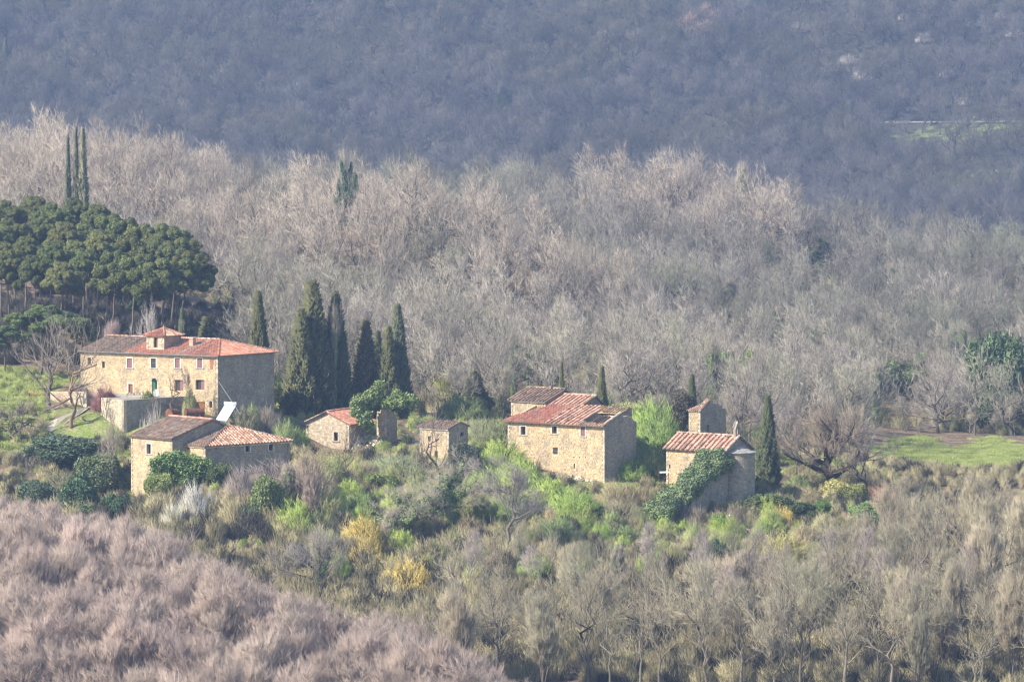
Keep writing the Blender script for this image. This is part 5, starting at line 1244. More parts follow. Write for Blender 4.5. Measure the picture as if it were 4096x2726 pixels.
LIME = (.36, .46, .11); LIME2 = (.28, .39, .10); OLIVE = (.32, .33, .15); MOSS = (.24, .28, .09); IVY = (.17, .21, .08); IVYL = (.24, .29, .13); DARKG = (.085, .115, .045)
YEL = (.52, .41, .13); YEL2 = (.42, .39, .15); TANB = (.38, .32, .19); BLOS = (.60, .58, .52); RUSS = (.36, .22, .16); GREYB = (.22, .19, .145); GG = (.29, .33, .19)
FORMS = {'leaf': LF, 'thick': LT, 'broom': BR, 'twig': TW, 'fan': TWD}
# px centre, top row, base row, width px, form, colour, label, [distance]
SH = [
 (720, 1790, 1960, 210, 'thick', (.16, .24, .08), 'green bramble mound climbing the corner between the cottage wings', 658),
 (680, 1765, 1850, 60, 'thick', GG, 'grey green ivy patch on the cottage wall under the roof edge', 662),
 (640, 1880, 2010, 120, 'thick', MOSS, 'dull green shrub at the foot of the tall cottage wall', 657),
 (2620, 1560, 1760, 250, 'broom', LIME2, 'large bright green thicket between ruined house and roofless tower', 718),
 (2500, 1590, 1760, 200, 'broom', LIME, 'light green thicket rising behind the ruined house gable', 722),
 (2400, 1545, 1660, 170, 'broom', (.15, .24, .07), 'green thicket over the roofs of the ruined house', 728),
 (2640, 1640, 1850, 200, 'broom', (.22, .31, .09), 'dark green bush in the gap beside the ruined house', 712),
 (2520, 1820, 1920, 130, 'broom', LIME2, 'small green bush at the shaded wall of the ruined house', 695),
 (2590, 1760, 1900, 150, 'broom', (.26, .32, .12), 'mossy green bush right of the shaded ruined wall', 698),
 (2000, 1740, 1900, 220, 'broom', LIME, 'lime green thicket left of the ruined house', 697),
 (2080, 1810, 1960, 190, 'broom', LIME, 'lime green thicket covering the lower left wall of the ruin', 683),
 (2180, 1890, 2030, 240, 'broom', LIME, 'lime green thicket below the middle of the ruined house', 678),
 (2300, 1940, 2070, 230, 'broom', LIME2, 'grass green thicket under the right half of the ruined house', 673),
 (1950, 1850, 2000, 220, 'broom', LIME2, 'lime green thicket between the shed and the ruin', 684),
 (1880, 1900, 2020, 180, 'broom', LIME, 'low lime green thicket right of the shed below', 679),
 (2060, 1950, 2080, 230, 'broom', (.21, .28, .10), 'soft green thicket in the middle of the slope', 671),
 (2420, 2010, 2110, 150, 'thick', DARKG, 'dark green bush under the rubble of the ruin', 672),
 (2330, 2000, 2110, 170, 'broom', MOSS, 'mossy thicket left of the dark green bush', 668),
 (2460, 1895, 2030, 180, 'twig', TANB, 'straw coloured dry bush right of the ruin corner', 680),
 (2560, 1900, 2010, 150, 'twig', TANB, 'straw coloured dry bush midway between ruin and chapel', 682),
 (2480, 1970, 2090, 200, 'twig', (.36, .33, .22), 'dull straw bush below the two brighter dry bushes', 673),
 (2610, 2050, 2140, 200, 'broom', LIME, 'low bright grass tuft under the stones left of the chapel', 668),
 (2480, 2090, 2180, 180, 'broom', (.22, .29, .11), 'pale green low bush below the dry bushes', 662),
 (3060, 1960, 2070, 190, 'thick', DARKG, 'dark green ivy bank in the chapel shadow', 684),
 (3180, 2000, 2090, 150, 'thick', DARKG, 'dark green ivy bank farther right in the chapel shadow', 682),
 (2950, 2000, 2080, 130, 'fan', GREYB, 'grey dry bush under the chapel apse', 677),
 (2800, 2010, 2110, 170, 'fan', GREYB, 'grey dry bush below the shaded chapel base', 676),
 (2720, 1980, 2090, 110, 'fan', (.26, .22, .19), 'brownish dry bush at the foot of the ivy slope', 678),
 (3125, 2010, 2120, 150, 'broom', YEL, 'golden yellow flowering bush below the chapel shadow', 671),
 (3110, 2110, 2260, 260, 'broom', YEL2, 'wide dull yellow green bush beneath the golden one', 660),
 (3190, 2150, 2240, 180, 'broom', (.46, .36, .12), 'ochre yellow bush right of the dull yellow one', 658),
 (2880, 2045, 2160, 75, 'leaf', (.16, .26, .06), 'bright green egg shaped bush below the chapel', 668),
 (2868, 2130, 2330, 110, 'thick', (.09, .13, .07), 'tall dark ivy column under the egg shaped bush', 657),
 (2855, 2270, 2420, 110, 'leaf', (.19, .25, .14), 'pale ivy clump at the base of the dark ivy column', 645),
 (3350, 1905, 2010, 110, 'thick', YEL2, 'yellow green ivy clump right of the chapel', 700),
 (3420, 1920, 2030, 110, 'thick', (.22, .24, .08), 'yellow green ivy clump next to the right', 698),
 (3290, 2000, 2060, 70, 'leaf', (.14, .24, .06), 'small bright green bush at the edge of the ivy clumps', 689),
 (3460, 2000, 2110, 120, 'leaf', (.20, .29, .10), 'leafy light green bush below the ivy clumps', 682),
 (3530, 1910, 2040, 170, 'twig', RUSS, 'russet brown dry bush right of the ivy clumps', 700),
 (3420, 2010, 2110, 110, 'twig', (.33, .27, .20), 'brown dry bush between green bushes', 684),
 (3230, 1930, 2010, 110, 'twig', TANB, 'straw coloured dry grass clump right of the cypress', 694),
 (3190, 1890, 1960, 120, 'broom', (.24, .28, .12), 'pale green low bush at the foot of the solitary cypress', 700),
 (770, 1910, 2090, 180, 'fan', BLOS, 'white flowering shrub below the cottage', 650),
 (840, 1950, 2080, 120, 'fan', (.50, .48, .42), 'smaller off white flowering shrub right of the big one', 651),
 (690, 1990, 2140, 150, 'fan', (.45, .44, .36), 'pale grey green shrub left of the flowering shrub', 647),
 (300, 1880, 2090, 150, 'leaf', (.085, .14, .07), 'tall dark evergreen bush left of the cottage', 664),
 (460, 1960, 2110, 120, 'leaf', (.07, .12, .06), 'dark evergreen bush nearest the cottage wall', 658),
 (150, 1900, 2050, 150, 'thick', (.10, .14, .08), 'dull evergreen bush near the left edge', 668),
 (370, 2010, 2120, 130, 'leaf', (.14, .19, .10), 'grey green bush among the evergreens', 655),
 (260, 1720, 1850, 260, 'thick', (.10, .14, .08), 'low ivy mound under the two bare yard trees', 684),
 (400, 1790, 1900, 180, 'thick', (.15, .19, .09), 'green bramble mound left of the cottage corner', 676),
 (120, 1770, 1900, 200, 'twig', (.28, .26, .20), 'grey brown thicket at the left margin', 683),
 (450, 1860, 1960, 140, 'broom', OLIVE, 'olive thicket beside the tall cottage wall', 668),
 (60, 1650, 1760, 160, 'thick', MOSS, 'mossy bush at the left edge below the garden wall', 694),
 (250, 1880, 1990, 200, 'broom', (.20, .20, .12), 'brown green thicket on the left slope', 670),
 (130, 1545, 1640, 120, 'broom', YEL, 'yellow flowering shrub behind the garden wall', 711),
 (420, 1520, 1590, 110, 'twig', (.24, .12, .12), 'dark red twiggy hedge against the farmhouse wall', 700),
 (300, 1510, 1590, 150, 'twig', (.27, .17, .15), 'reddish twiggy hedge behind the garden wall', 708),
 (430, 1560, 1600, 60, 'leaf', DARKG, 'small dark green bush right of the gate', 701),
 (620, 1600, 1720, 150, 'fan', (.42, .37, .33), 'fan of pale bare shoots in front of the terrace wall', 683),
 (760, 1540, 1600, 60, 'broom', OLIVE, 'olive shrub growing on the terrace edge', 697),
 (590, 1560, 1600, 70, 'leaf', MOSS, 'low green potted shrubs in front of the brown door', 698),
 (980, 1610, 1700, 130, 'broom', (.25, .24, .15), 'brown green bush in front of the shaded farmhouse wall', 694),
 (1060, 1600, 1720, 140, 'twig', (.31, .27, .21), 'dry bush at the right corner of the farmhouse', 698),
 (1010, 1600, 1650, 60, 'broom', LIME2, 'small fresh green bush under the shaded farmhouse wall', 697),
 (1140, 1660, 1780, 120, 'broom', (.24, .29, .12), 'pale green bush between farmhouse and tall cypress', 694),
 (1190, 1700, 1800, 100, 'broom', LIME2, 'fresh green bush at the foot of the tallest cypress', 697),
 (1100, 1800, 1990, 240, 'twig', (.27, .23, .21), 'dark brown thicket in front of the right cottage wing', 655),
 (960, 1840, 2010, 200, 'fan', (.27, .23, .21), 'brown thicket below the middle of the cottage wing', 652),
 (880, 1840, 1960, 110, 'thick', DARKG, 'dark ivy clump under the cottage hip corner', 655),
 (1230, 1810, 2010, 220, 'twig', (.38, .31, .22), 'tan brown bush below the gabled house', 668),
 (1350, 1830, 1990, 200, 'twig', (.37, .32, .22), 'tan twiggy bush under the gabled house window', 672),
 (1180, 1975, 2140, 210, 'broom', LIME, 'bright green patch of shoots between two bare trees', 650),
 (1290, 1930, 2060, 170, 'broom', OLIVE, 'olive bush below the tan bushes', 660),
 (1450, 1820, 1960, 200, 'twig', (.35, .28, .21), 'brown thicket below the rubble heap', 680),
 (1570, 1790, 1900, 230, 'twig', GG, 'grey green thicket left of the shed', 686),
 (1640, 1830, 1960, 200, 'broom', (.23, .25, .13), 'soft olive thicket in front of the shed', 681),
 (1740, 1880, 2010, 200, 'broom', (.25, .27, .14), 'pale olive thicket below the shed', 677),
 (1510, 1880, 1990, 150, 'thick', MOSS, 'mossy dark thicket below the rubble', 674),
 (1440, 1950, 2080, 160, 'broom', (.19, .26, .09), 'green bush left of the ivy clad trees', 664),
 (1920, 1640, 1800, 190, 'twig', (.27, .29, .17), 'grey green thicket behind the shed', 716),
 (1860, 1760, 1860, 110, 'thick', (.09, .11, .08), 'dark thicket at the shaded side of the shed', 694),
 (2000, 1660, 1780, 170, 'broom', (.24, .27, .13), 'olive thicket left of the ruin roofs', 716),
 (1450, 2040, 2215, 175, 'broom', YEL, 'tall golden bush in the middle of the slope', 660),
 (1455, 2140, 2285, 165, 'broom', (.48, .38, .12), 'ochre bush under the tall golden bush', 652),
 (1640, 2215, 2400, 230, 'broom', YEL, 'golden bush lower on the slope', 642),
 (1560, 2200, 2290, 90, 'broom', YEL2, 'small yellow green bush between the golden bushes', 650),
 (1810, 2200, 2260, 50, 'leaf', (.42, .20, .15), 'small salmon red leafed bush under the ivy tree', 650),
 (1780, 1460, 1600, 150, 'broom', (.36, .36, .12), 'yellow green bush at the edge of the valley wood', 765),
 (1850, 1560, 1680, 190, 'broom', (.22, .27, .12), 'grey green bush below the yellow green one', 738),
 (3980, 1290, 1470, 230, 'thick', (.12, .17, .08), 'dark round evergreen tree at the right edge of the valley', 880),
 (3760, 2060, 2160, 110, 'broom', GG, 'grey green bush on the right slope', 688),
 (3815, 2180, 2300, 80, 'thick', IVYL, 'upright ivy bush on the right slope', 668),
 (1070, 1880, 2100, 130, 'thick', IVY, 'ivy clad bush with grey green lit top right of the flowering shrub', 648),
 (1000, 2010, 2120, 120, 'thick', (.12, .17, .10), 'dull ivy bush left of the ivy clad bush', 646),
 (2230, 2050, 2180, 200, 'broom', (.20, .25, .12), 'olive bush left of centre on the lower slope', 660),
 (2050, 2060, 2190, 190, 'twig', (.33, .31, .2), 'dry olive bush among the slope trees', 658),
 (3300, 2460, 2570, 170, 'thick', (.10, .105, .09), 'dark bramble thicket low on the right slope', 634),
 (3180, 2370, 2480, 190, 'thick', (.11, .11, .09), 'dark bramble thicket left of the other one', 640),
]
rd = random.Random(41)
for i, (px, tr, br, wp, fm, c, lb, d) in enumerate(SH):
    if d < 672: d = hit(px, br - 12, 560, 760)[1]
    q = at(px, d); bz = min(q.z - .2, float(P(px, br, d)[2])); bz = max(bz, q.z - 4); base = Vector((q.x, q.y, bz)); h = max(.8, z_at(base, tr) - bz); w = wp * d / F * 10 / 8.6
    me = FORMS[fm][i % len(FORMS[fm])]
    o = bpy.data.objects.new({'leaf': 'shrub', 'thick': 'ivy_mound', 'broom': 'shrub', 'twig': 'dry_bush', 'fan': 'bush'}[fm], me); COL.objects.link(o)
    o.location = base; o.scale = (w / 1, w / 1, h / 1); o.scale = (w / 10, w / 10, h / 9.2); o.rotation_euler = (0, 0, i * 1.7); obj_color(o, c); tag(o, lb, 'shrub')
# sloping wing wall below the chapel corner, ivy hanging over its top
wa, wb = Vector(P(2910, 2010, 689.2)), Vector(P(2668, 2085, 677)); ew = empty('wing_wall', wa, 0, 'shaded sloping wing wall running down from the chapel corner', 'wall')
dd_ = wb - wa; L = math.hypot(dd_.x, dd_.y); D_ = Vector((dd_.x / L, dd_.y / L, 0)); N_ = Vector((-D_.y, D_.x, 0))
t3 = lambda u, z, out: tuple(D_ * u + N_ * out + Vector((0, 0, z)))
zt = [z_at(wa, 1825) - wa.z, z_at(wa.lerp(wb, .5), 1925) - wa.z, z_at(wb, 2050) - wa.z]
wall(ew, t3, 0, L, dd_.z - 3, [(0, zt[0]), (L / 2, zt[1]), (L, zt[2])], [], stone='stone_grey_shade', mort='mortar_shade', th=.7, seed=171, sz=(.6, .36))
rd = random.Random(3); nb = NB(); rng = np.random.default_rng(77); L_ = []
for i in range(110):
    f = i / 109.0; q = wa.lerp(wb, f * 1.03); z = wa.z + prof([(0, zt[0]), (.5, zt[1]), (1.04, zt[2] - .3)], f) + rd.uniform(-1.7, .5) * math.sin(.5 + f * 2.2); p = np.array((q.x, q.y, z)) + np.array(N_) * rd.uniform(-3.4, .35); s_ = rd.uniform(.6, 1.15); L_.append((p, (s_, s_, s_)))
for i in range(10): p = np.array(P(rd.uniform(2648, 2680), rd.uniform(1990, 2080), 676.5)); L_.append((p, (.8, .8, 1.0)))
for i in range(12): p = np.array(P(rd.uniform(2790, 2885), rd.uniform(1806, 1850), 687.8)); L_.append((p, (.8, .8, .7)))
p0 = Vector(P(2760, 2040, 684)); L_ = [(c - np.array(p0), r) for c, r in L_]
leaf_mass(nb, L_, dens=60, size=.22, core=.75, shell=.9); o = link('ivy_cascade', nb.mesh('ivy_cascade', M['leaf'])); o.location = p0; obj_color(o, (.19, .25, .115)); tag(o, 'thick grey green ivy sweeping down over the wing wall of the chapel', 'ivy')
def bank(name, pts, d, col, s, lb, seed, leaf=.3, cat='ivy'):
    global rng
    rng = np.random.default_rng(seed); rd = random.Random(seed); nb = NB(); p0 = Vector(P(pts[0][0], pts[0][1], d)); L_ = [(P(x + rd.uniform(-8, 8), y + rd.uniform(-8, 8), d + rd.uniform(-.5, .5)) - np.array(p0), (s * rd.uniform(.7, 1.2),) * 3) for x, y in pts]
    leaf_mass(nb, L_, dens=70, size=leaf, core=.85, shell=.4); o = link(name, nb.mesh(name, M['leaf'])); o.location = p0; obj_color(o, col); tag(o, lb, cat)
bank('ivy_canopy', [(1415, 1610), (1440, 1600), (1430, 1640), (1465, 1590), (1455, 1625), (1490, 1600), (1505, 1560), (1520, 1585), (1510, 1545), (1545, 1600), (1570, 1585), (1600, 1580), (1625, 1600), (1580, 1610), (1605, 1612), (1535, 1625), (1475, 1650), (1460, 1680), (1480, 1700), (1640, 1610), (1490, 1570)], 705, (.20, .26, .10), .85, 'ivy crown spilling over the roofless wall stub beside the cypresses', 6)
bank('ivy_curtain', [(2710, 1700), (2735, 1660), (2725, 1740), (2740, 1620), (2715, 1780)], 717, (.10, .09, .06), 1.3, 'dark dead ivy curtain on the left side of the roofless tower', 4)

def not_built_early(px, d):
    x = (px - 2048) / F * d
    for a, b_, d0, d1 in ((2000, 2440, 676, 700), (1215, 1420, 690, 716), (1675, 1880, 690, 708), (2655, 3010, 676, 700)):
        if a < px < b_ and d0 < d < d1: return False
    return True
# ---- named single trees
rd = random.Random(51)
def single(kind, px, top, d, wp, label, cc=C_GREY, ct=C_TRUNK, idx=0, name='bare_tree', br=None, lean=(0, 0), rz=None, form=None):
    if d > 790: d = fitd(px, top)
    b0 = at(px, d); h = z_at(b0, top) - b0.z + .2; b0.z -= .2; t = form or TREES[kind][idx % len(TREES[kind])]; w = wp * d / F * 10 / 8.0
    kids = [('trunk', t[0], ct), ('crown', t[1], cc)]
    if form: kids.append(('ivy', t[2], form_col))
    return plant(name, kids, b0, h, rd.uniform(0, 6.28) if rz is None else rz, w, label, 'tree', None, lean)
single('sparse', 190, 1255, 700, 250, 'large bare yard tree left of the gate, dark trunk', C_PALE, (.16, .13, .12), 0)
single('sparse', 283, 1280, 692, 230, 'bare tree with pale orange bark nearest the gate', C_PALE, (.22, .16, .11), 1)
single('sparse', 690, 1480, 697, 120, 'small bare garden tree before the farmhouse windows', (.25, .2, .17), (.16, .12, .1), 2)
single('tall', 745, 1490, 697, 50, 'thin young bare tree right of the garden tree', (.25, .2, .17), (.16, .12, .1), 1)
single('wide', 600, 1240, 745, 90, 'pale bare tree left of the roof tower, behind the roof', (.46, .42, .38), C_TRUNK, 1)
single('cop', 450, 1305, 738, 110, 'reddish bare bush tree behind the farmhouse roof', (.36, .27, .25), C_TRUNK, 1)
single('sparse', 60, 1590, 688, 200, 'bare tree at the left edge below the garden wall', C_PALE, C_TRUNK, 2)
single('tall', 450, 1670, 674, 110, 'slender grey tree left of the cottage', C_PALE, (.3, .27, .24), 2)
single('sparse', 1375, 1700, 672, 200, 'forked bare tree before the gabled house', (.33, .25, .17), (.22, .17, .12), 0)
single('sparse', 1260, 1780, 664, 180, 'tan bare tree left of the forked tree', (.38, .29, .19), (.25, .2, .15), 1)
single('sparse', 1735, 1640, 688, 170, 'dark forked tree in front of the shed', (.31, .27, .23), (.13, .10, .09), 2)
single('sparse', 1690, 1660, 686, 100, 'dark slanting tree left of the shed door', (.31, .27, .23), (.13, .10, .09), 0)
single('oak', 3320, 1560, 706, 350, 'large gnarled bare oak right of the solitary cypress', (.27, .22, .17), (.045, .037, .032), 0)
single('sparse', 3450, 1700, 709, 220, 'smaller bare tree under the right side of the oak', (.33, .29, .26), (.13, .11, .10), 2)
single('tall', 3185, 1640, 712, 150, 'bare leaning tree between cypress and oak', (.33, .29, .26), (.12, .10, .09), 3)
single('wide', 3790, 1540, 812, 150, 'white budded tree on the meadow edge', (.50, .46, .40), (.36, .32, .28), 1)
for px, d, top, w in ((3680, 806, 1700, 60), (3880, 800, 1640, 90), (3990, 792, 1650, 80), (4060, 806, 1600, 90), (3620, 824, 1600, 90)): single('tall', px, top, d, w, {3680: 'thin sapling at the left on the meadow', 3880: 'slim bare tree in the middle of the meadow', 3990: 'slim bare tree right of the meadow middle', 4060: 'slim bare tree at the right edge of the meadow', 3620: 'slim bare tree where meadow and wood meet'}[px], C_GREY, (.17, .145, .12), px % 5)
single('tall', 2030, 1870, 648, 330, 'tall dark leaning tree with broken limbs in the slope centre', (.30, .27, .25), (.17, .145, .13), 1, lean=(0, -.06))
single('tall', 1225, 1850, 652, 110, 'thin dark tree below the tan bushes, left of pair', (.27, .22, .18), (.14, .11, .10), 0)
single('cop', 1245, 1900, 648, 130, 'multi stemmed dark tree before the lime patch', (.27, .22, .18), (.14, .11, .10), 0)
single('wide', 1270, 2130, 630, 260, 'dark ivy footed oak above the pinkish wood', (.25, .23, .22), (.11, .11, .09), 1)
for px, d, top, w in ((2790, 628, 2160, 110), (2810, 622, 2190, 100), (3010, 622, 2150, 190), (3340, 632, 2150, 160), (3460, 628, 2150, 150), (3560, 622, 2230, 190), (2580, 640, 2120, 130), (2140, 632, 2200, 130), (1880, 632, 2150, 150), (2900, 608, 2290, 190), (3860, 620, 2210, 200)):
    single('tall', px, top, d, w, {2790: 'slim pale stem left of the ivy column', 2810: 'slim pale stem close right of its twin, left of the ivy column', 3010: 'tall bushy bare tree right of the ivy column', 3340: 'straight pale stem under the ochre bush', 3460: 'straight pale stem right of the ochre bush', 3560: 'tall bare tree above the dark brambles', 2580: 'thin tree below the dry straw bushes', 2140: 'thin tree in the middle of the lower slope', 1880: 'thin tree right of the lower golden bush', 2900: 'bare tree low on the slope under the pale ivy clump', 3860: 'tall bare tree far right on the slope'}[px], (.36, .31, .28), (.34, .30, .27), px % 5)
rd = random.Random(77); kk = 0
for px, d in poisson(1150, 3300, 636, 684, 4.4, 2600, 31, not_built_early):
    if kk >= 150: break
    c = rd.choice((LIME, LIME2, OLIVE, (.36, .37, .16), (.40, .36, .20), TANB, (.33, .40, .13), (.30, .34, .14))); form = rd.choice((BR, BR, BR, TW, TWD)); p = at(px, d, -.2); h = rd.uniform(1.8, 4.6)
    o = bpy.data.objects.new('shrub', form[kk % len(form)]); COL.objects.link(o); o.location = p; w_ = h * rd.uniform(.9, 1.5); o.scale = (w_ / 10, w_ / 10, h / 9); o.rotation_euler = (0, 0, rd.uniform(0, 6)); obj_color(o, vary(c, .15, rd))
    tag(o, 'low olive or straw bush among the thickets of the slope below the hamlet', 'shrub', 'mixed low bushes of the slope'); kk += 1
rd = random.Random(99)
for k in range(34):
    px = 1300 + 2750 * (k + rd.uniform(-.3, .3)) / 34; d = rd.uniform(604, 650); p = at(px, d, -.2); top = rd.uniform(2080, 2260) if px < 3300 else rd.uniform(2000, 2200)
    if abs(px - 1450) < 90 or abs(px - 1640) < 100: continue
    h = min(max(6, tree_h(p, top)), 16); t = TREES['open'][k % 4]
    plant('slim_tree', [('trunk', t[0], vary((.36, .31, .26) if k % 3 else (.13, .11, .09), .15, rd)), ('crown', t[1], vary((.34, .30, .23), .1, rd))], p, h, rd.uniform(0, 6), h * rd.uniform(.42, .62), 'tall slim bare tree with a long visible stem on the lower slope', 'tree', 'tall slim trees of the lower slope', (rd.uniform(-.05, .05), rd.uniform(-.05, .05)))
# ivy clad trees: px, top, d, width, form, ivy colour, twig colour
for px, top, d, w, f, ic, lb in ((1145, 1880, 655, 110, 2, (.20, .27, .13), 'ivy clad tree with leaning limbs right of the flowering shrub'), (2075, 2150, 640, 90, 3, (.16, .21, .10), 'ivy wrapped thin stem in the lower middle of the slope'), (1270, 2150, 628, 110, 3, (.14, .19, .09), 'ivy wrapped oak stem above the pinkish wood'), (2480, 2210, 632, 110, 2, (.12, .16, .08), 'low dark ivy wrapped stump tree on the lower slope'), (1800, 1840, 660, 230, 0, (.21, .28, .12), 'large ivy clad tree in the centre of the slope'), (1640, 1960, 652, 240, 1, (.22, .28, .12), 'spreading ivy clad tree left of the large one'), (1560, 2060, 648, 110, 2, IVY, 'small dark ivy clad tree left of the spreading one'),
        (2935, 1380, 800, 230, 1, (.22, .32, .09), 'ivy clad tree with yellow green limbs above the tower ruin'), (2850, 1400, 795, 120, 2, (.22, .31, .09), 'smaller ivy clad tree left of the yellow green one'), (3610, 1400, 872, 330, 0, (.18, .27, .10), 'big spreading ivy clad tree behind the meadow'), (3500, 1480, 860, 110, 2, (.14, .22, .08), 'low ivy clad tree left of the big spreading one'),
        (2050, 1370, 820, 70, 2, (.28, .38, .13), 'slim ivy clad trunk left in the valley wood'), (2110, 1360, 815, 60, 3, (.27, .36, .16), 'slim pale ivy clad trunk right of its neighbour in the valley'), (2975, 700, 1080, 120, 2, (.16, .24, .11), 'ivy clad tree on the bright wooded ridge'), (1385, 620, 1130, 100, 1, (.08, .14, .08), 'dark ivy clad tree on the ridge line left of centre'),
        (3300, 940, 1120, 190, 1, (.10, .16, .09), 'ivy clad tree on the right ridge'), (2920, 1150, 1000, 130, 2, (.14, .21, .10), 'ivy clad trunks in the wood above the chapel'), (3120, 1230, 960, 100, 1, (.13, .20, .08), 'small ivy clad tree above the solitary cypress'), (1340, 1260, 726, 70, 3, (.18, .26, .10), 'pale ivy column on the left side of the pointed cypress'),
        (3890, 2010, 690, 120, 3, (.12, .18, .08), 'thin ivy clad tree on the right slope'), (4030, 2020, 685, 90, 3, (.10, .16, .07), 'ivy clad stem at the right edge of the slope'), (3840, 1300, 900, 120, 1, (.15, .20, .10), 'grey green ivy clad tree left of the dark evergreen')):
    form_col = ic; single('x', px, top, d, w, lb, C_GREY, (.14, .14, .11), name='ivy_tree', form=IV[f])
for px, top, lb in ((275, 535, 'leftmost of the three thin ivy poles above the pine grove'), (308, 505, 'middle one of the three ivy poles above the pine grove'), (335, 505, 'rightmost and thickest ivy pole above the pine grove')):
    d = 905; b0 = at(px, d); h = z_at(b0, top) - b0.z; form = cypress_mesh(px, ragged=1.0); w = (34 if px != 335 else 52) * d / F * 5
    plant('ivy_pole', [('trunk', form[0], C_TRUNK), ('crown', form[1], (.20, .20, .12) if px == 335 else (.11, .12, .08))], b0, h, 0, w, lb, 'tree')
rd = random.Random(91)
for k, (px, row) in enumerate(((2150, 1010), (1960, 1200), (2480, 1080), (3560, 1160), (2760, 960), (1120, 1010), (1560, 1060), (2620, 1290), (3420, 1330), (1830, 1060), (2250, 1300), (3700, 1000), (3070, 1040), (2340, 880), (1690, 1330), (3240, 1420), (980, 820), (690, 1010), (2900, 1000), (3960, 1140))):
    p, d = hit(px, row + 90, 742, 1300); f = IV[(k % 3) + 1]; h = rd.uniform(8, 12)
    plant('ivy_tree', [('trunk', f[0], (.12, .12, .09)), ('crown', f[1], C_GREY), ('ivy', f[2], vary((.13, .19, .08), .3, rd))], p, h, k, h * rd.uniform(.5, .8), 'ivy wrapped tree scattered in the grey valley wood', 'tree', 'ivy wrapped trees of the valley wood')
for k, (px, row, c) in enumerate(((1850, 1480, (.30, .31, .12)), (2140, 1440, (.29, .28, .12)), (960, 1080, (.24, .30, .10)), (1080, 700, (.20, .27, .11)), (1400, 1190, (.32, .30, .13)), (2080, 1120, (.36, .28, .15)), (3130, 1060, (.30, .28, .13)), (2240, 640, (.36, .29, .15)), (4040, 1080, (.38, .29, .14)), (3800, 1640, (.33, .28, .12)), (1980, 1250, (.30, .31, .13)), (700, 740, (.20, .25, .10)), (2560, 1420, (.28, .28, .14)))):
    p, d = hit(px, row + 60, 742, 1300); h = rd.uniform(5, 8)
    plant('leafing_tree', [('trunk', TREES['cop'][k % 5][0], C_TRUNK), ('crown', BR[k % 4], c)], p, h, k, h * 1.15, 'low yellow green tree coming into leaf in the valley wood', 'tree', 'trees coming into leaf in the valley')
for k, (px, row) in enumerate(((3200, 110), (3330, 270), (3390, 240), (3620, 60), (3900, 90), (4000, 60), (3700, 150), (3790, 290), (3450, 300), (4060, 130), (2440, 130), (3860, 400))):
    p, d = hit(px, row + 20, 1700, 2600); h = rd.uniform(4, 8)
    plant('blossom_tree', [('trunk', TREES['cop'][k % 5][0], C_TRUNK), ('crown', TW[k % 4], (.50, .46, .42))], p, h, k, h * 1.8, 'pale blossoming small tree high on the terraced far hillside', 'tree', 'pale blossoming trees on the far hillside')
# far accents on the blue hillside
rd = random.Random(61)
for k, (px, row, h, c, nm) in enumerate(((2005, 480, 15, DARKG, 0), (2020, 440, 13, IVY, 0), (1790, 400, 12, IVY, 0), (2300, 480, 13, DARKG, 0), (2310, 620, 12, DARKG, 0), (2710, 370, 12, IVY, 0), (2590, 60, 14, DARKG, 0), (2690, 160, 12, DARKG, 0), (1000, 110, 11, DARKG, 0), (870, 560, 9, DARKG, 0), (2330, 290, 8, IVY, 0), (3400, 480, 12, IVY, 0), (1520, 60, 14, DARKG, 0), (3500, 600, 9, DARKG, 0), (4080, 800, 14, DARKG, 0), (2060, 220, 10, DARKG, 0), (3780, 1080, 9, DARKG, 0))):
    p, d = hit(px, row, 1700, 2600); f = IVP[k % 2]; w = h * rd.uniform(.6, .9)
    e = plant('ivy_tree', [('trunk', f[0], C_TRUNK), ('crown', f[1], (.12, .12, .12)), ('ivy', LF[k % 4], c)], p, h, k, w, 'dark green ivy clad tree standing out in the far blue wood', 'tree', 'ivy clad trees of the far hillside')
    for c_ in e.children:
        if c_.name.startswith('ivy'): c_.scale = (.65, .65, .95)
for px, row, w, c, lb, h in ((2770, 130, 120, (.50, .33, .28), 'rusty pink budding tree high on the hillside', 13), (2830, 70, 90, (.50, .36, .30), 'smaller rusty pink tree near the top of the hillside', 11), (1180, 660, 90, (.42, .33, .27), 'pinkish brown tree left on the foot of the hill', 10)):
    p, d = hit(px, row + 40, 1050, 2600); t = TREES['wide'][0]; plant('budding_tree', [('trunk', t[0], C_TRUNK), ('crown', t[1], c)], p, h, 0, w * d / F * 1.3, lb, 'tree')

# ---- ground cover one cannot count
def region_pts(n, px0, px1, d0, d1, seed, ok=lambda px, d: True):
    rd = random.Random(seed); L_ = []
    while len(L_) < n:
        px, d = rd.uniform(px0, px1), rd.uniform(d0, d1)
        if ok(px, d): L_.append((px, d))
    return ground_pts(L_, .1)
M['scrub'] = mat('scrub', (.36, .32, .19), .95, tone=.35, rnd=.35); M['scrub_dark'] = mat('scrub_dark', (.075, .07, .055), .95, tone=.3, rnd=.3)
M['scrub_green'] = mat('scrub_green', (.31, .36, .12), .95, tone=.3, rnd=.35); M['grass'] = mat('grass', (.27, .32, .10), .9, tone=.3, rnd=.25); M['valley_green'] = mat('valley_green', (.15, .165, .08), .95, tone=.3, rnd=.35)
def small_broom(seed, m, n=500, **k): 
    o = broom(seed, n=n, m=m, **k); return o
def not_built(px, d):
    x = (px - 2048) / F * d
    for a, b_, d0, d1 in ((300, 1130, 694, 722), (520, 1170, 658, 685), (1215, 1420, 700, 716), (1675, 1880, 695, 708), (2025, 2560, 688, 712), (2655, 3010, 684, 700), (400, 800, 688, 705), (190, 410, 688, 712)):
        if a < px < b_ and d0 < d < d1: return False
    return not (3480 < px and 783 < d < 845)
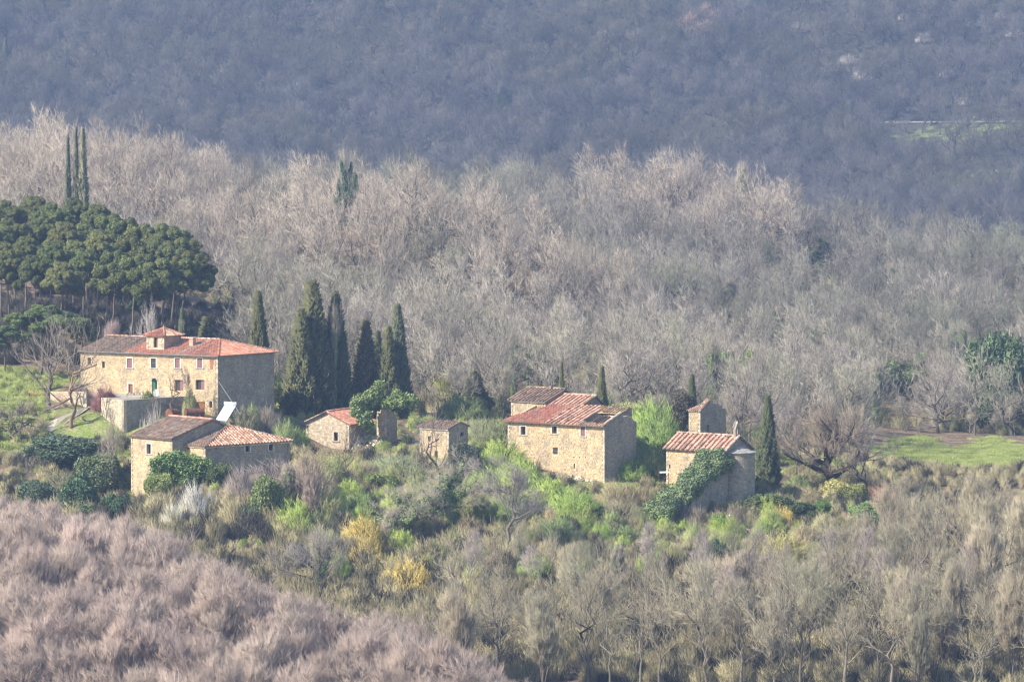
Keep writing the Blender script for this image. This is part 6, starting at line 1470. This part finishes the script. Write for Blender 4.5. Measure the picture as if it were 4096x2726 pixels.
sc = [small_broom(60 + i, 'scrub', ln=2.4, r=.08, fill=.4) for i in range(3)]; sg = [small_broom(70 + i, 'scrub_green', ln=2.0, r=.10, fill=.4) for i in range(3)]; sdk = [small_broom(80 + i, 'scrub_dark', ln=2.4, r=.12, fill=.4) for i in range(2)]
r5 = np.random.default_rng(9)
p = np.concatenate([region_pts(5200, -200, 4300, 590, 700, 11, not_built), region_pts(700, 3150, 4300, 700, 780, 18, not_built)]); stuff('dry_scrub', 'dry brown scrub covering the slope under the trees', sc + sdk + [small_broom(100 + i, 'scrub', n=350, ln=3.4, r=.06, fill=.4, up=1.4, wide=3.2) for i in range(2)], p, r5.uniform(.12, .42, len(p)) * (.7 + .5 * (p[:, 1] < 650)), 3)
p = region_pts(2600, -200, 3600, 640, 740, 12, not_built); stuff('green_scrub', 'green and olive scrub around the hamlet', sg, p, r5.uniform(.08, .2, len(p)), 4)
p = region_pts(2600, -200, 4300, 735, 1240, 13, lambda px, d: valley_ok(px, d, False)); stuff('valley_scrub', 'grey brown scrub in the valley wood', [small_broom(90 + i, 'valley_green', ln=2.2, r=.1) for i in range(2)] + sc[:2], p, r5.uniform(.18, .42, len(p)), 5)
p = region_pts(500, -100, 950, 745, 860, 15); stuff('pine_undergrowth', 'undergrowth below the pine grove, coloured dark for the canopy shade', sdk, p, r5.uniform(.15, .4, len(p)), 7)  # only the dark scrub, its colour standing in for shade under the pines
def tuft(seed):
    global rng
    rng = np.random.default_rng(seed); nb = NB(); n = 120; a = rng.random(n) * 6.28; q = np.sqrt(rng.random(n)) * 5; B = np.stack([q * np.cos(a), q * np.sin(a), np.zeros(n)], 1); spikes(nb, B, unit(np.array([0, 0, 1.]) + .35 * rng.normal(size=(n, 3))), 1 + 1.8 * rng.random(n), np.full(n, .16), rng.random(n)); return nb.mesh('grass_tuft', M['grass'])
p = np.concatenate([region_pts(2400, 3430, 4300, 778, 850, 14, lambda px, d: abs(d - 812) / 38 + max(0, 3560 - px) / 130 < .75 + .3 * math.sin(px * .021) + .2 * math.sin(px * .07 + d)), region_pts(1500, 0, 700, 684, 740, 16, not_built), region_pts(1500, 1100, 2800, 655, 700, 17, not_built)])
stuff('grass', 'short spring grass on the meadow and around the hamlet', [tuft(1), tuft(2)], p, r5.uniform(.10, .26, len(p)), 8)
# far country road
mb = MB(); pr = None
for px in range(3440, 4360, 60):
    q, d = hit(px, 492 - (px - 3440) * .004, 1900, 2500); cur = ((q.x, q.y - 1.3, H1(q.x, q.y - 1.3) + .3), (q.x, q.y + 1.3, H1(q.x, q.y + 1.3) + .3))
    if pr: mb.quad(pr[0], cur[0], cur[1], pr[1])
    pr = cur
M['far_road'] = mat('road_dust', (.27, .26, .22), .95)
tag(mb.build('road', M['far_road']), 'pale country road crossing the far hillside', kind='structure')
